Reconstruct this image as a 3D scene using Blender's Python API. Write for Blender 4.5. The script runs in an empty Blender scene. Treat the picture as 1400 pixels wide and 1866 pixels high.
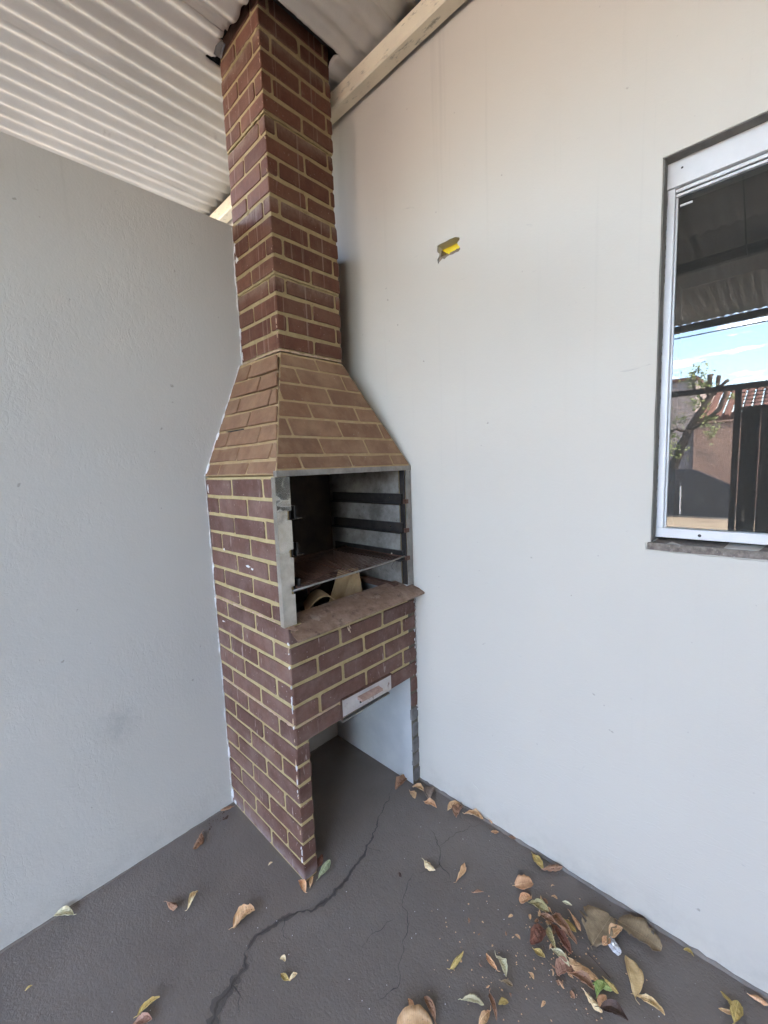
import bpy, bmesh, math, random
from mathutils import Vector, Matrix, noise as mnoise
random.seed(11)
R = math.radians
S = bpy.context.scene
col = S.collection

# ------------------------------------------------------------------ camera
cd = bpy.data.cameras.new("camera"); cam = bpy.data.objects.new("camera", cd); col.objects.link(cam)
cd.sensor_fit = 'HORIZONTAL'; cd.sensor_width = 36.0; cd.lens = 36.0 * 754.93 / 1400.0
cd.clip_start = .02; cd.clip_end = 900
yaw, pitch, roll = 2.33542, -.11089, -.03797
fw = Vector((math.cos(yaw)*math.cos(pitch), math.sin(yaw)*math.cos(pitch), math.sin(pitch)))
rt = fw.cross(Vector((0, 0, 1))).normalized(); up = rt.cross(fw)
rt2 = math.cos(roll)*rt + math.sin(roll)*up; up2 = -math.sin(roll)*rt + math.cos(roll)*up
M = Matrix((rt2, up2, -fw)).transposed().to_4x4(); M.translation = Vector((1.6751, -1.3396, 1.45))
cam.matrix_world = M
S.camera = cam

# ------------------------------------------------------------------ sky, sun, exposure
SUN_EL, SUN_AZ = R(50), R(78)         # azimuth from +Y towards +X
sdir = Vector((math.sin(SUN_AZ)*math.cos(SUN_EL), math.cos(SUN_AZ)*math.cos(SUN_EL), math.sin(SUN_EL)))
W = bpy.data.worlds.new("World"); S.world = W; W.use_nodes = True
nt = W.node_tree; nt.nodes.clear()
def wn(t, **k):
    n = nt.nodes.new(t)
    for a, b in k.items(): setattr(n, a, b)
    return n
sky = wn('ShaderNodeTexSky', sky_type='NISHITA', sun_disc=False, sun_elevation=SUN_EL, sun_rotation=SUN_AZ, altitude=600, air_density=1.0, dust_density=2.6, ozone_density=.7)
tc = wn('ShaderNodeTexCoord'); sep = wn('ShaderNodeSeparateXYZ'); nt.links.new(tc.outputs['Generated'], sep.inputs[0])
mx = wn('ShaderNodeMath', operation='MAXIMUM'); nt.links.new(sep.outputs['Z'], mx.inputs[0]); mx.inputs[1].default_value = .04
dx = wn('ShaderNodeMath', operation='DIVIDE'); nt.links.new(sep.outputs['X'], dx.inputs[0]); nt.links.new(mx.outputs[0], dx.inputs[1])
dy = wn('ShaderNodeMath', operation='DIVIDE'); nt.links.new(sep.outputs['Y'], dy.inputs[0]); nt.links.new(mx.outputs[0], dy.inputs[1])
cmb = wn('ShaderNodeCombineXYZ'); nt.links.new(dx.outputs[0], cmb.inputs[0]); nt.links.new(dy.outputs[0], cmb.inputs[1])
cn = wn('ShaderNodeTexNoise'); cn.inputs['Scale'].default_value = 1.5; cn.inputs['Detail'].default_value = 7; cn.inputs['Roughness'].default_value = .55
nt.links.new(cmb.outputs[0], cn.inputs['Vector'])
cr = wn('ShaderNodeValToRGB'); cr.color_ramp.elements[0].position = .58; cr.color_ramp.elements[1].position = .68
nt.links.new(cn.outputs['Fac'], cr.inputs[0])
mixc = wn('ShaderNodeMix', data_type='RGBA'); nt.links.new(cr.outputs[0], mixc.inputs[0]); nt.links.new(sky.outputs[0], mixc.inputs[6]); mixc.inputs[7].default_value = (9, 9, 9.2, 1)
bg = wn('ShaderNodeBackground'); bg.inputs['Strength'].default_value = .15
nt.links.new(mixc.outputs[2], bg.inputs[0]); wo = wn('ShaderNodeOutputWorld'); nt.links.new(bg.outputs[0], wo.inputs[0])
sl = bpy.data.lights.new("sun", 'SUN'); sl.energy = 2.9; sl.angle = R(.5); sl.color = (1, .93, .83)
so = bpy.data.objects.new("sun", sl); col.objects.link(so); so.rotation_euler = sdir.to_track_quat('Z', 'Y').to_euler(); so.location = (3, 3, 9)
S.render.engine = 'CYCLES'
S.view_settings.view_transform = 'Standard'; S.view_settings.look = 'None'; S.view_settings.gamma = 1; S.view_settings.use_curve_mapping = False
S.view_settings.exposure = 5.43
try:
    S.cycles.max_bounces = 10; S.cycles.diffuse_bounces = 7; S.cycles.glossy_bounces = 4; S.cycles.transparent_max_bounces = 8
    S.cycles.sample_clamp_indirect = 6
except Exception: pass

# ------------------------------------------------------------------ helpers
class NT:
    def __init__(s, name, rough=.6, metal=0., spec=.4):
        s.m = bpy.data.materials.new(name); s.m.use_nodes = True; s.t = s.m.node_tree
        s.b = s.t.nodes['Principled BSDF']; s.out = s.t.nodes['Material Output']
        s.b.inputs['Roughness'].default_value = rough; s.b.inputs['Metallic'].default_value = metal
        s.b.inputs['Specular IOR Level'].default_value = spec
        s.pos = s.t.nodes.new('ShaderNodeNewGeometry').outputs['Position']
    def n(s, t, **k):
        n = s.t.nodes.new(t)
        for a, b in k.items(): setattr(n, a, b)
        return n
    def put(s, sock, v):
        if isinstance(v, bpy.types.NodeSocket): s.t.links.new(v, sock)
        elif isinstance(v, (tuple, list)): sock.default_value = tuple(v) + ((1,) if len(v) == 3 and len(sock.default_value) == 4 else ())
        else: sock.default_value = v
    def vec(s, sc, src=None, rot=None):
        n = s.n('ShaderNodeMapping'); s.put(n.inputs['Vector'], src or s.pos); n.inputs['Scale'].default_value = sc
        if rot: n.inputs['Rotation'].default_value = rot
        return n.outputs[0]
    def noise(s, scale, detail=4, rough=.55, v=None, dist=0):
        n = s.n('ShaderNodeTexNoise'); s.put(n.inputs['Vector'], v or s.pos); n.inputs['Scale'].default_value = scale
        n.inputs['Detail'].default_value = detail; n.inputs['Roughness'].default_value = rough; n.inputs['Distortion'].default_value = dist
        return n.outputs['Fac']
    def vor(s, scale, v=None, feat='F1'):
        n = s.n('ShaderNodeTexVoronoi', feature=feat); s.put(n.inputs['Vector'], v or s.pos); n.inputs['Scale'].default_value = scale
        return n.outputs['Distance']
    def ramp(s, f, a, b, x=0., y=1.):
        n = s.n('ShaderNodeMapRange'); s.put(n.inputs[0], f); n.inputs[1].default_value = a; n.inputs[2].default_value = b
        n.inputs[3].default_value = x; n.inputs[4].default_value = y; return n.outputs[0]
    def mix(s, f, a, b, mode='MIX'):
        n = s.n('ShaderNodeMix', data_type='RGBA', blend_type=mode); s.put(n.inputs[0], f); s.put(n.inputs[6], a); s.put(n.inputs[7], b); return n.outputs[2]
    def math(s, op, a, b=0.):
        n = s.n('ShaderNodeMath', operation=op); s.put(n.inputs[0], a); s.put(n.inputs[1], b); return n.outputs[0]
    def rnd(s): return s.n('ShaderNodeObjectInfo').outputs['Random']
    def sep(s, v=None):
        n = s.n('ShaderNodeSeparateXYZ'); s.put(n.inputs[0], v or s.pos); return n.outputs
    def bump(s, h, dist=.002, st=1., prev=None):
        n = s.n('ShaderNodeBump'); n.inputs['Strength'].default_value = st; n.inputs['Distance'].default_value = dist; s.put(n.inputs['Height'], h)
        if prev: s.put(n.inputs['Normal'], prev)
        s.put(s.b.inputs['Normal'], n.outputs[0]); return n.outputs[0]
    def color(s, v): s.put(s.b.inputs['Base Color'], v)
    def rough(s, v): s.put(s.b.inputs['Roughness'], v)

def M_wall(name, base, warm, coarse):
    k = NT(name, .62, 0, .25)
    c = k.mix(k.ramp(k.noise(1.6, 5), .35, .65), base, warm)
    st = k.noise(1, 5, .6, k.vec((26, 26, .55)))
    c = k.mix(k.math('MULTIPLY', k.ramp(st, .60, .74, 0, .20), k.ramp(k.sep()[2], 1.5, 2.7, .12, 1)), c, (.26, .245, .22))
    st2 = k.noise(1, 3, .6, k.vec((60, 60, 1.1)))
    c = k.mix(k.ramp(st2, .66, .8, 0, .10), c, (.26, .25, .23))
    sp = k.noise(38, 2, .5)
    c = k.mix(k.ramp(sp, .735, .78, 0, .55), c, (.20, .18, .16))
    sc = k.noise(1, 4, .7, k.vec((9, 9, 30), rot=(.3, .5, .2)), .8)
    c = k.mix(k.ramp(sc, .70, .76, 0, .35), c, (.30, .29, .28))
    z = k.sep()[2]
    low = k.math('MULTIPLY', k.ramp(z, 0, .16, 1, 0), k.ramp(k.noise(14, 6, .7), .42, .7))
    c = k.mix(k.math('MULTIPLY', low, .28), c, (.22, .20, .18))
    if coarse:
        d_ = k.n('ShaderNodeVectorMath', operation='DISTANCE'); k.put(d_.inputs[0], k.pos); d_.inputs[1].default_value = (0, -1.012, .566)
        c = k.mix(k.math('MULTIPLY', k.ramp(d_.outputs['Value'], .02, .085, .34, 0), k.ramp(k.noise(30, 4), .3, .6)), c, (.25, .245, .24))
    k.color(c)
    if coarse:
        a = k.noise(150, 5, .6); b = k.noise(34, 4, .6, None, .6)
        tr = k.noise(1, 4, .6, k.vec((14, 60, 30), rot=(R(38), 0, 0)), 1.2)
        trm = k.math('MULTIPLY', tr, k.ramp(k.noise(2.2, 2), .45, .62))
        n1 = k.bump(a, .0013, .45); n1 = k.bump(b, .0020, .35, n1); k.bump(trm, .0026, .6, n1)
    else:
        a = k.noise(230, 4, .6); b = k.noise(20, 3, .5); n1 = k.bump(a, .0009, .55); n1 = k.bump(b, .003, .35, n1)
        tr = k.noise(1, 3, .55, k.vec((16, 30, 60), rot=(0, R(25), 0)), 1.6)
        k.bump(k.math('MULTIPLY', k.ramp(tr, .55, .8), k.ramp(z, .2, .9, 1, 0)), .004, .22, n1)
    return k.m
def M_floor():
    k = NT('floor_paint', .5, 0, .35)
    c = k.mix(k.ramp(k.noise(1.8, 6, .6), .3, .7), (.146, .122, .104), (.188, .159, .135))
    c = k.mix(k.ramp(k.noise(7, 7, .7), .55, .8, 0, .6), c, (.20, .172, .149))
    c = k.mix(k.ramp(k.noise(260, 2), .70, .76, 0, .7), c, (.38, .36, .33))
    c = k.mix(k.ramp(k.noise(120, 2), .72, .8, 0, .6), c, (.05, .045, .042))
    k.color(c); k.rough(k.ramp(k.noise(9, 4), .3, .7, .42, .68))
    n = k.bump(k.noise(150, 4, .6), .0019, .9); n = k.bump(k.noise(60, 3, .5), .002, .5, n); k.bump(k.noise(6, 3), .01, .35, n); return k.m
def M_brick(name, a, b, dust, dustamt, scratch=.5, drip=False, bot=False):
    k = NT(name, .72, 0, .3)
    c = k.mix(k.rnd(), a, b)
    c = k.mix(k.ramp(k.math('FRACT', k.math('MULTIPLY', k.rnd(), 7.3)), .6, 1., 0, .45), c, (a[0]*.75, a[1]*.8, a[2]*.85))
    c = k.mix(k.ramp(k.noise(22, 6, .65), .35, .72, 0, .55), c, tuple(x*.62 for x in a))
    c = k.mix(k.ramp(k.noise(9, 6, .7), .42 , .72, 0, dustamt), c, dust)
    s1 = k.noise(1, 3, .6, k.vec((60, 60, 9), rot=(.2, .5, .3)), .9)
    c = k.mix(k.ramp(s1, .66, .72, 0, scratch), c, (.5, .42, .38))
    c = k.mix(k.ramp(k.noise(110, 3, .6), .68, .74, 0, .7 if scratch > .3 else .3), c, (.5, .46, .42))
    c = k.mix(k.ramp(k.noise(85, 3, .6), .70, .78, 0, .6), c, (.03, .022, .02))
    if drip:
        d = k.noise(1, 2, .5, k.vec((75, 75, .8)))
        c = k.mix(k.ramp(d, .63, .69, 0, .40), c, (.33, .26, .2))
    if drip:
        z = k.sep()[2]; fz_ = k.math('FRACT', k.math('DIVIDE', k.math('SUBTRACT', z, 1.900), .2712))
        dd = k.math('MULTIPLY', k.ramp(fz_, .84, .995, 0, 1), k.ramp(k.noise(26, 5, .7), .36, .62, .1, .8))
        c = k.mix(dd, c, (.25, .185, .135))
        c = k.mix(k.math('MULTIPLY', k.ramp(fz_, .0, .07, .6, 0), k.ramp(k.noise(40, 5), .4, .6)), c, (.22, .16, .11))
    if bot:
        z = k.sep()[2]
        c = k.mix(k.math('MULTIPLY', k.ramp(z, .0, .055, .9, 0), k.ramp(k.noise(30, 5), .3, .6)), c, (.30, .25, .25))
    k.color(c)
    n = k.bump(k.noise(160, 5, .65), .0012, .7); k.bump(k.noise(32, 4), .003, .4, n); return k.m
def M_simple(name, a, b=None, rough=.6, metal=0., scale=30, bump=.0008, spec=.4, bs=120, lo=.35, hi=.65, spots=None):
    k = NT(name, rough, metal, spec)
    c = k.mix(k.ramp(k.noise(scale, 6, .65), lo, hi), a, b or a)
    if spots: c = k.mix(k.ramp(k.noise(spots[0], 4, .7), spots[1], spots[1]+.08, 0, spots[3]), c, spots[2])
    k.color(c)
    if bump: k.bump(k.noise(bs, 4, .6), bump, .6)
    return k.m
def M_leaf(name, a, b):
    k = NT(name, .55, 0, .35)
    o = k.n('ShaderNodeTexCoord').outputs['Object']
    c = k.mix(k.ramp(k.noise(60, 5, .65, o), .35, .65), a, b)
    c = k.mix(k.ramp(k.noise(150, 4, .6, o), .62, .72, 0, .7), c, tuple(x*.3 for x in a))
    y = k.math('ABSOLUTE', k.sep(o)[1])
    c = k.mix(k.ramp(y, 0, .0011, .55, 0), c, tuple(min(1, x*1.6+.04) for x in a))
    w = k.n('ShaderNodeTexWave'); k.put(w.inputs['Vector'], k.vec((1, .7, 1), o)); w.inputs['Scale'].default_value = 55; w.inputs['Distortion'].default_value = 2
    c = k.mix(k.ramp(w.outputs['Fac'], .75, .95, 0, .22), c, tuple(x*.55 for x in a))
    k.color(c); k.bump(k.noise(200, 3, .6, o), .0006, .6)
    # thin dry leaf lets a little light through
    return k.m

m = {}
m['wall'] = M_wall('wall_paint', (.495, .464, .408), (.515, .482, .422), False)
m['wall_coarse'] = M_wall('rough_wall_paint', (.480, .462, .425), (.50, .48, .44), True)
m['floor'] = M_floor()
m['brick_body'] = M_brick('glazed_brown_brick', (.108, .050, .037), (.170, .088, .064), (.24, .165, .14), .5, .5, bot=True)
m['brick_stack'] = M_brick('red_brown_brick', (.092, .033, .019), (.140, .054, .032), (.22, .13, .085), .35, .10, drip=True)
m['brick_hood'] = M_brick('dusty_hood_brick', (.185, .095, .053), (.24, .135, .078), (.30, .19, .11), .6, .06)
m['brick_bare'] = M_brick('bare_cement_brick', (.12, .105, .098), (.17, .155, .145), (.4, .38, .36), .4, .3)
m['mortar'] = M_simple('ochre_mortar', (.34, .265, .130), (.42, .335, .175), .85, 0, 26, .0016, .2, 160, spots=(60, .66, (.2, .15, .09), .6))
m['mortar_stack'] = M_simple('stack_mortar', (.26, .195, .10), (.33, .255, .135), .85, 0, 22, .0016, .2, 160, spots=(60, .62, (.16, .11, .07), .6))
m['mortar_hood'] = M_simple('dusty_mortar', (.29, .20, .105), (.36, .26, .145), .85, 0, 22, .0016, .2, 160)
m['mortar_edge'] = M_simple('dirty_edge_mortar', (.15, .125, .085), (.09, .078, .06), .85, 0, 40, .003, .2, 90)
m['reveal'] = M_simple('dark_reveal_grey', (.20, .185, .16), (.15, .14, .12), .85, 0, 25, .002, .2, 90)
m['handle'] = M_simple('pinkish_rusted_handle', (.42, .28, .22), (.30, .19, .15), .6, .1, 60, .001)
m['outer'] = M_simple('dark_blocking_render', (.12, .10, .085), (.16, .135, .11), .9, 0, 4, .004, .2, 40)
m['bounce'] = M_simple('beige_bounce_render', (.21, .19, .165), (.18, .16, .14), .9, 0, 3, .004, .2, 40)
m['seam'] = M_simple('pink_seam_mortar', (.42, .29, .20), (.52, .38, .27), .85, 0, 40, .003, .2, 90)
m['white'] = M_simple('white_paint', (.75, .74, .72), (.6, .6, .6), .6, 0, 60)
m['cement'] = M_simple('pale_cement', (.42, .42, .42), (.47, .47, .46), .8, 0, 8, .0015, .2, 120)
m['roof'] = M_simple('painted_fibre_cement', (.56, .525, .47), (.49, .46, .41), .75, 0, 3.5, .0012, .2, 140, spots=(5.5, .66, (.30, .25, .21), .55))
k = NT('cream_steel_paint', .45, 0, .4)
c = k.mix(k.ramp(k.noise(9, 4), .4, .6), (.72, .65, .49), (.66, .59, .45)); c = k.mix(k.ramp(k.noise(14, 7, .75, k.vec((1, 3, 3))), .57, .66, 0, .8), c, (.22, .20, .15)); k.color(c); k.bump(k.noise(80, 4), .001, .4); m['cream'] = k.m
m['steel_dark'] = M_simple('dull_purlin_steel', (.13, .125, .11), (.19, .18, .15), .6, .2, 8)
m['black'] = M_simple('black_bitumen', (.012, .010, .010), (.03, .025, .025), .8, 0, 40, .003)
k = NT('stained_stainless', .3, .85, .5)
c = k.mix(k.ramp(k.noise(16, 6, .7), .4, .62), (.58, .54, .47), (.46, .42, .35)); c = k.mix(k.ramp(k.noise(130, 4, .7), .66, .74, 0, .5), c, (.14, .11, .08)); k.color(c); k.rough(k.ramp(k.sep()[2], 1.10, 1.28, .42, .10)); k.bump(k.noise(9, 2, .4, None, 1.0), .014, .35); m['steel'] = k.m
m['steel_dull'] = M_simple('dull_grey_steel', (.30, .28, .25), (.20, .18, .16), .5, .5, 20, .0008, .4, 120, spots=(50, .64, (.10, .06, .04), .7))
k = NT('firebox_sheet', .5, .45, .4)
c = k.mix(k.ramp(k.noise(7, 6, .7), .38, .66), (.42, .39, .35), (.17, .15, .13)); c = k.mix(k.ramp(k.noise(34, 6, .75), .60, .7, 0, .7), c, (.05, .04, .035)); k.color(c); m['sheet'] = k.m
m['soot'] = M_simple('soot', (.018, .015, .013), (.045, .036, .03), .85, 0, 12, .002)
m['sootwall'] = M_simple('sooty_back_wall', (.075, .052, .036), (.030, .022, .017), .8, 0, 6, .002)
k = NT('rusty_plate', .6, .15, .4)
c = k.mix(k.ramp(k.noise(20, 7, .7), .38, .62), (.20, .12, .078), (.30, .20, .145)); c = k.mix(k.ramp(k.noise(26, 6, .75), .55, .66, 0, .85), c, (.10, .055, .036)); c = k.mix(k.ramp(k.noise(11, 5, .7), .60, .67, 0, .6), c, (.40, .32, .26)); k.color(c); k.rough(k.ramp(k.noise(15, 4), .3, .7, .4, .75)); k.bump(k.noise(60, 5), .0015, .6); m['rust'] = k.m
m['rust_dark'] = M_simple('dark_rust', (.09, .045, .032), (.16, .085, .058), .7, .3, 60, .0015)
m['angle'] = M_simple('blackened_angle_iron', (.022, .019, .018), (.045, .038, .034), .55, .4, 25, .001)
m['drawer'] = M_simple('greasy_drawer_steel', (.58, .53, .50), (.46, .41, .38), .45, .3, 14, .001, .4, 120, spots=(40, .6, (.18, .09, .06), .75))
m['card'] = M_simple('cardboard', (.36, .25, .135), (.27, .18, .095), .85, 0, 18, .0008)
m['alu'] = M_simple('white_powder_coated_aluminium', (.60, .60, .60), (.55, .55, .55), .35, 0, 9, .0003, .5, 60, spots=(45, .70, (.4, .38, .35), .5))
m['gasket'] = M_simple('dark_rubber', (.03, .03, .03), None, .6)
m['stone'] = M_simple('mottled_granite', (.10, .08, .065), (.21, .175, .145), .6, 0, 70, .0015, .3, 100, spots=(120, .6, (.33, .29, .25), .7))
m['yellow'] = M_simple('yellow_plastic', (.86, .66, .03), (.80, .60, .03), .4, 0, 20, .0004, .5)
m['plaster'] = M_simple('broken_plaster', (.24, .19, .14), (.14, .11, .08), .9, 0, 60, .003)
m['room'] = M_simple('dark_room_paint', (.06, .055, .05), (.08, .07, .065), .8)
k = NT('window_glass', .02)
t_ = k.t; gl = k.n('ShaderNodeBsdfGlossy'); gl.inputs['Roughness'].default_value = .0; gl.inputs['Color'].default_value = (.95, .97, 1, 1)
tr = k.n('ShaderNodeBsdfTransparent'); tr.inputs['Color'].default_value = (.5, .52, .5, 1)
fr = k.n('ShaderNodeFresnel'); fr.inputs['IOR'].default_value = 1.54
ms = k.n('ShaderNodeMixShader'); k.put(ms.inputs[0], fr.outputs[0]); k.put(ms.inputs[1], tr.outputs[0]); k.put(ms.inputs[2], gl.outputs[0])
df = k.n('ShaderNodeBsdfDiffuse'); df.inputs['Color'].default_value = (.32, .30, .27, 1)
z_ = k.sep()[2]
dust = k.math('MULTIPLY', k.ramp(k.noise(1, 7, .8, k.vec((60, 60, 34), rot=(0, .6, 0)), .5), .56, .74, .07, .22), k.ramp(z_, 1.3, 2.0, 1, .85))  # dust streaks, plus an even painted haze brightening the dark reflected roof
ms2 = k.n('ShaderNodeMixShader'); k.put(ms2.inputs[0], dust); k.put(ms2.inputs[1], ms.outputs[0]); k.put(ms2.inputs[2], df.outputs[0]); k.put(k.out.inputs[0], ms2.outputs[0]); m['glass'] = k.m
LEAF = dict(tan=((.688, .449, .251), (.556, .330, .159)), brown=((.357, .198, .119), (.251, .132, .073)), red=((.24, .105, .07), (.17, .07, .045)), orange=((.740, .436, .237), (.556, .291, .146)),
  yellow=((.529, .396, .132), (.396, .278, .093)), green=((.31, .28, .13), (.38, .30, .14)), bright=((.24, .34, .09), (.34, .38, .13)), pale=((.634, .595, .396), (.502, .436, .251)), cream=((.800, .688, .423), (.713, .502, .264)),
  taupe=((.317, .231, .132), (.225, .159, .093)), pink=((.423, .251, .171), (.330, .171, .119)), grey=((.317, .251, .192), (.225, .159, .119)), dark=((.099, .056, .039), (.066, .039, .027)), gold=((.688, .502, .264), (.568, .383, .171)), sage=((.396, .410, .251), (.264, .291, .159)))
for kk, (a, b) in LEAF.items(): m['leaf_'+kk] = M_leaf('leaf_'+kk, a, b)

def link(name, me, mat=None, parent=None, smooth=False):
    o = bpy.data.objects.new(name, me); col.objects.link(o)
    if mat is not None:
        me.materials.clear(); me.materials.append(m[mat] if isinstance(mat, str) else mat)
    if smooth:
        for f in me.polygons: f.use_smooth = True
    if parent: o.parent = parent
    return o
def obj(name, bm, mat, parent=None, smooth=False, keep=False):
    bm.normal_update(); me = bpy.data.meshes.new(name); bm.to_mesh(me); bm.free(); return link(name, me, mat, parent, smooth)
def data(name, vs, fs, mat, parent=None, smooth=False):
    me = bpy.data.meshes.new(name); me.from_pydata([tuple(v) for v in vs], [], fs); me.update(); return link(name, me, mat, parent, smooth)
def tag(o, label=None, cat=None, group=None, kind=None):
    if label: o['label'] = label
    if cat: o['category'] = cat
    if group: o['group'] = group
    if kind: o['kind'] = kind
    return o
def thing(name, label, cat, loc=(0, 0, 0), group=None):
    o = bpy.data.objects.new(name, None); col.objects.link(o); o.empty_display_size = .1
    return tag(o, label, cat, group)
def box(bm, x0, x1, y0, y1, z0, z1, bev=0.):
    r = bmesh.ops.create_cube(bm, size=1); vs = r['verts']
    for v in vs: v.co = Vector(((x0+x1)/2+v.co.x*(x1-x0), (y0+y1)/2+v.co.y*(y1-y0), (z0+z1)/2+v.co.z*(z1-z0)))
    if bev:
        es = list({e for v in vs for e in v.link_edges}); bmesh.ops.bevel(bm, geom=es, offset=bev, segments=2, affect='EDGES', profile=.6)
def bx(name, a, mat, parent=None, bev=0.):
    bm = bmesh.new(); box(bm, *a, bev=bev); return obj(name, bm, mat, parent)
def tube(bm, pts, r, seg=8, cap=True):
    pts = [Vector(p) for p in pts]; rings = []
    rr = r if isinstance(r, (list, tuple)) else [r]*len(pts)
    for i, p in enumerate(pts):
        d = (pts[min(i+1, len(pts)-1)]-pts[max(i-1, 0)]).normalized()
        a = d.cross(Vector((0, 0, 1)))
        if a.length < 1e-3: a = d.cross(Vector((1, 0, 0)))
        a.normalize(); b = d.cross(a)
        rings.append([bm.verts.new(p + (a*math.cos(t)+b*math.sin(t))*rr[i]) for t in [2*math.pi*j/seg for j in range(seg)]])
    for i in range(len(rings)-1):
        for j in range(seg):
            bm.faces.new((rings[i][j], rings[i][(j+1) % seg], rings[i+1][(j+1) % seg], rings[i+1][j]))
    if cap: bm.faces.new(rings[0][::-1]); bm.faces.new(rings[-1])
def tb(name, pts, r, mat, parent=None, seg=8):
    bm = bmesh.new(); tube(bm, pts, r, seg); return obj(name, bm, mat, parent, True)
def prism(bm, poly, ext):
    ext = Vector(ext); a = [bm.verts.new(Vector(p)) for p in poly]; b = [bm.verts.new(Vector(p)+ext) for p in poly]; n = len(a)
    f = bm.faces.new(a); g = bm.faces.new(b[::-1])
    for i in range(n): bm.faces.new((a[i], b[i], b[(i+1) % n], a[(i+1) % n]))
    bmesh.ops.recalc_face_normals(bm, faces=bm.faces)
def pr(name, poly, ext, mat, parent=None):
    bm = bmesh.new(); prism(bm, poly, ext); return obj(name, bm, mat, parent)
def nz(p, s=1., o=0.): return mnoise.noise(Vector((p[0]*s+o, p[1]*s+o*.7, p[2]*s)))
def holed(name, outer, holes, to3, ext, mat, parent=None):
    """flat plate with holes: outline loops in 2d, lifted by to3, thickened by ext"""
    bm = bmesh.new(); es = []; loops = []
    for lp in [outer]+holes:
        vs = [bm.verts.new(to3(*p)) for p in lp]; loops.append(vs)
        for i in range(len(vs)): es.append(bm.edges.new((vs[i], vs[(i+1) % len(vs)])))
    bmesh.ops.triangle_fill(bm, edges=es, use_beauty=True)
    fs = list(bm.faces); ext = Vector(ext); mp = {v: bm.verts.new(v.co+ext) for v in list(bm.verts)}
    for f in fs: bm.faces.new([mp[v] for v in f.verts][::-1])
    for vs in loops:
        for i in range(len(vs)):
            a, b = vs[i], vs[(i+1) % len(vs)]; bm.faces.new((a, mp[a], mp[b], b))
    bmesh.ops.recalc_face_normals(bm, faces=bm.faces)
    return obj(name, bm, mat, parent)

# ================================================================== SETTING
WY = .024                                   # face of the right wall
WIN = (1.416, 2.93, 1.205, 2.215)           # window opening x0 x1 z0 z1
jag = [(.698, 2.266), (.714, 2.2665), (.735, 2.266), (.756, 2.2675), (.777, 2.266), (.794, 2.259), (.797, 2.252), (.785, 2.244), (.789, 2.235), (.796, 2.228), (.798, 2.217), (.791, 2.212),
       (.778, 2.213), (.765, 2.211), (.752, 2.2135), (.739, 2.212), (.729, 2.207), (.721, 2.213), (.712, 2.209), (.699, 2.200), (.697, 2.218), (.706, 2.226), (.709, 2.234), (.700, 2.240), (.697, 2.246)]
def wavy_rect(x0, x1, z0, z1, n=14, a=.0022):
    P = []
    def seg(p, q):
        for i in range(n):
            t = i/n; x = p[0]+(q[0]-p[0])*t; z = p[1]+(q[1]-p[1])*t; P.append((x+a*nz((x, z, 0), 9), z+a*nz((z, x, 3), 9)))
    seg((x0, z0), (x1, z0)); seg((x1, z0), (x1, z1)); seg((x1, z1), (x0, z1)); seg((x0, z1), (x0, z0)); return P
wall_r = holed('right_wall', [(-2.4, -.02), (5.45, -.02), (5.45, 3.6), (-2.4, 3.6)], [wavy_rect(*WIN), jag], lambda x, z: Vector((x, WY, z)), (0, .15, 0), 'wall')
tag(wall_r, 'smooth pale grey plastered wall with the window and a rain streaked upper part', 'wall')
# left boundary wall, lower than the roof
def lw_face(u, v):
    return Vector((.0025*nz((u, v, 0), 1.3)-.0008, u, v))
bm = bmesh.new(); NY, NZ = 90, 32; gv = []
for i in range(NY+1):
    y = WY-.001 - (7.0+WY)*(i/NY)**1.6
    gv.append([bm.verts.new((.004*nz((y, 2.45*j/NZ, 0), 2.1) - (.0 if j else 0), y, -.02+2.47*j/NZ)) for j in range(NZ+1)])
for i in range(NY):
    for j in range(NZ): bm.faces.new((gv[i][j], gv[i][j+1], gv[i+1][j+1], gv[i+1][j]))
wall_l = obj('left_wall', bm, 'wall_coarse', None, True)
for f in wall_l.data.polygons: f.use_smooth = True
tag(wall_l, 'rough textured grey plastered wall behind and left of the brick barbecue, lower than the roof', 'wall')
bx('wall_core', (-.15, -.006, -7.0, WY-.002, -.02, 2.4495), 'wall_coarse', wall_l)
sw = pr('blocking_wall', [(5.3, WY-.002, -.02), (5.3, -6.4, -.02), (5.3, -6.4, 3.3), (5.3, WY-.002, 3.3)], (.15, 0, 0), 'outer')  # unseen wall added to cut the light from the far side
tag(sw, 'plain dark brown wall added out of view to hold back light from the far side', 'wall')
nw = pr('bounce_wall', [(-2.28, WY-.002, -.06), (-2.28, -7, -.06), (-2.28, -7, 3.0), (-2.28, WY-.002, 3.0)], (-.12, 0, 0), 'bounce')  # unseen wall added to steer sunlight through the gap under the roof
tag(nw, 'taller beige wall added unseen behind the left wall to bounce sunlight under the roof', 'wall')
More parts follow.
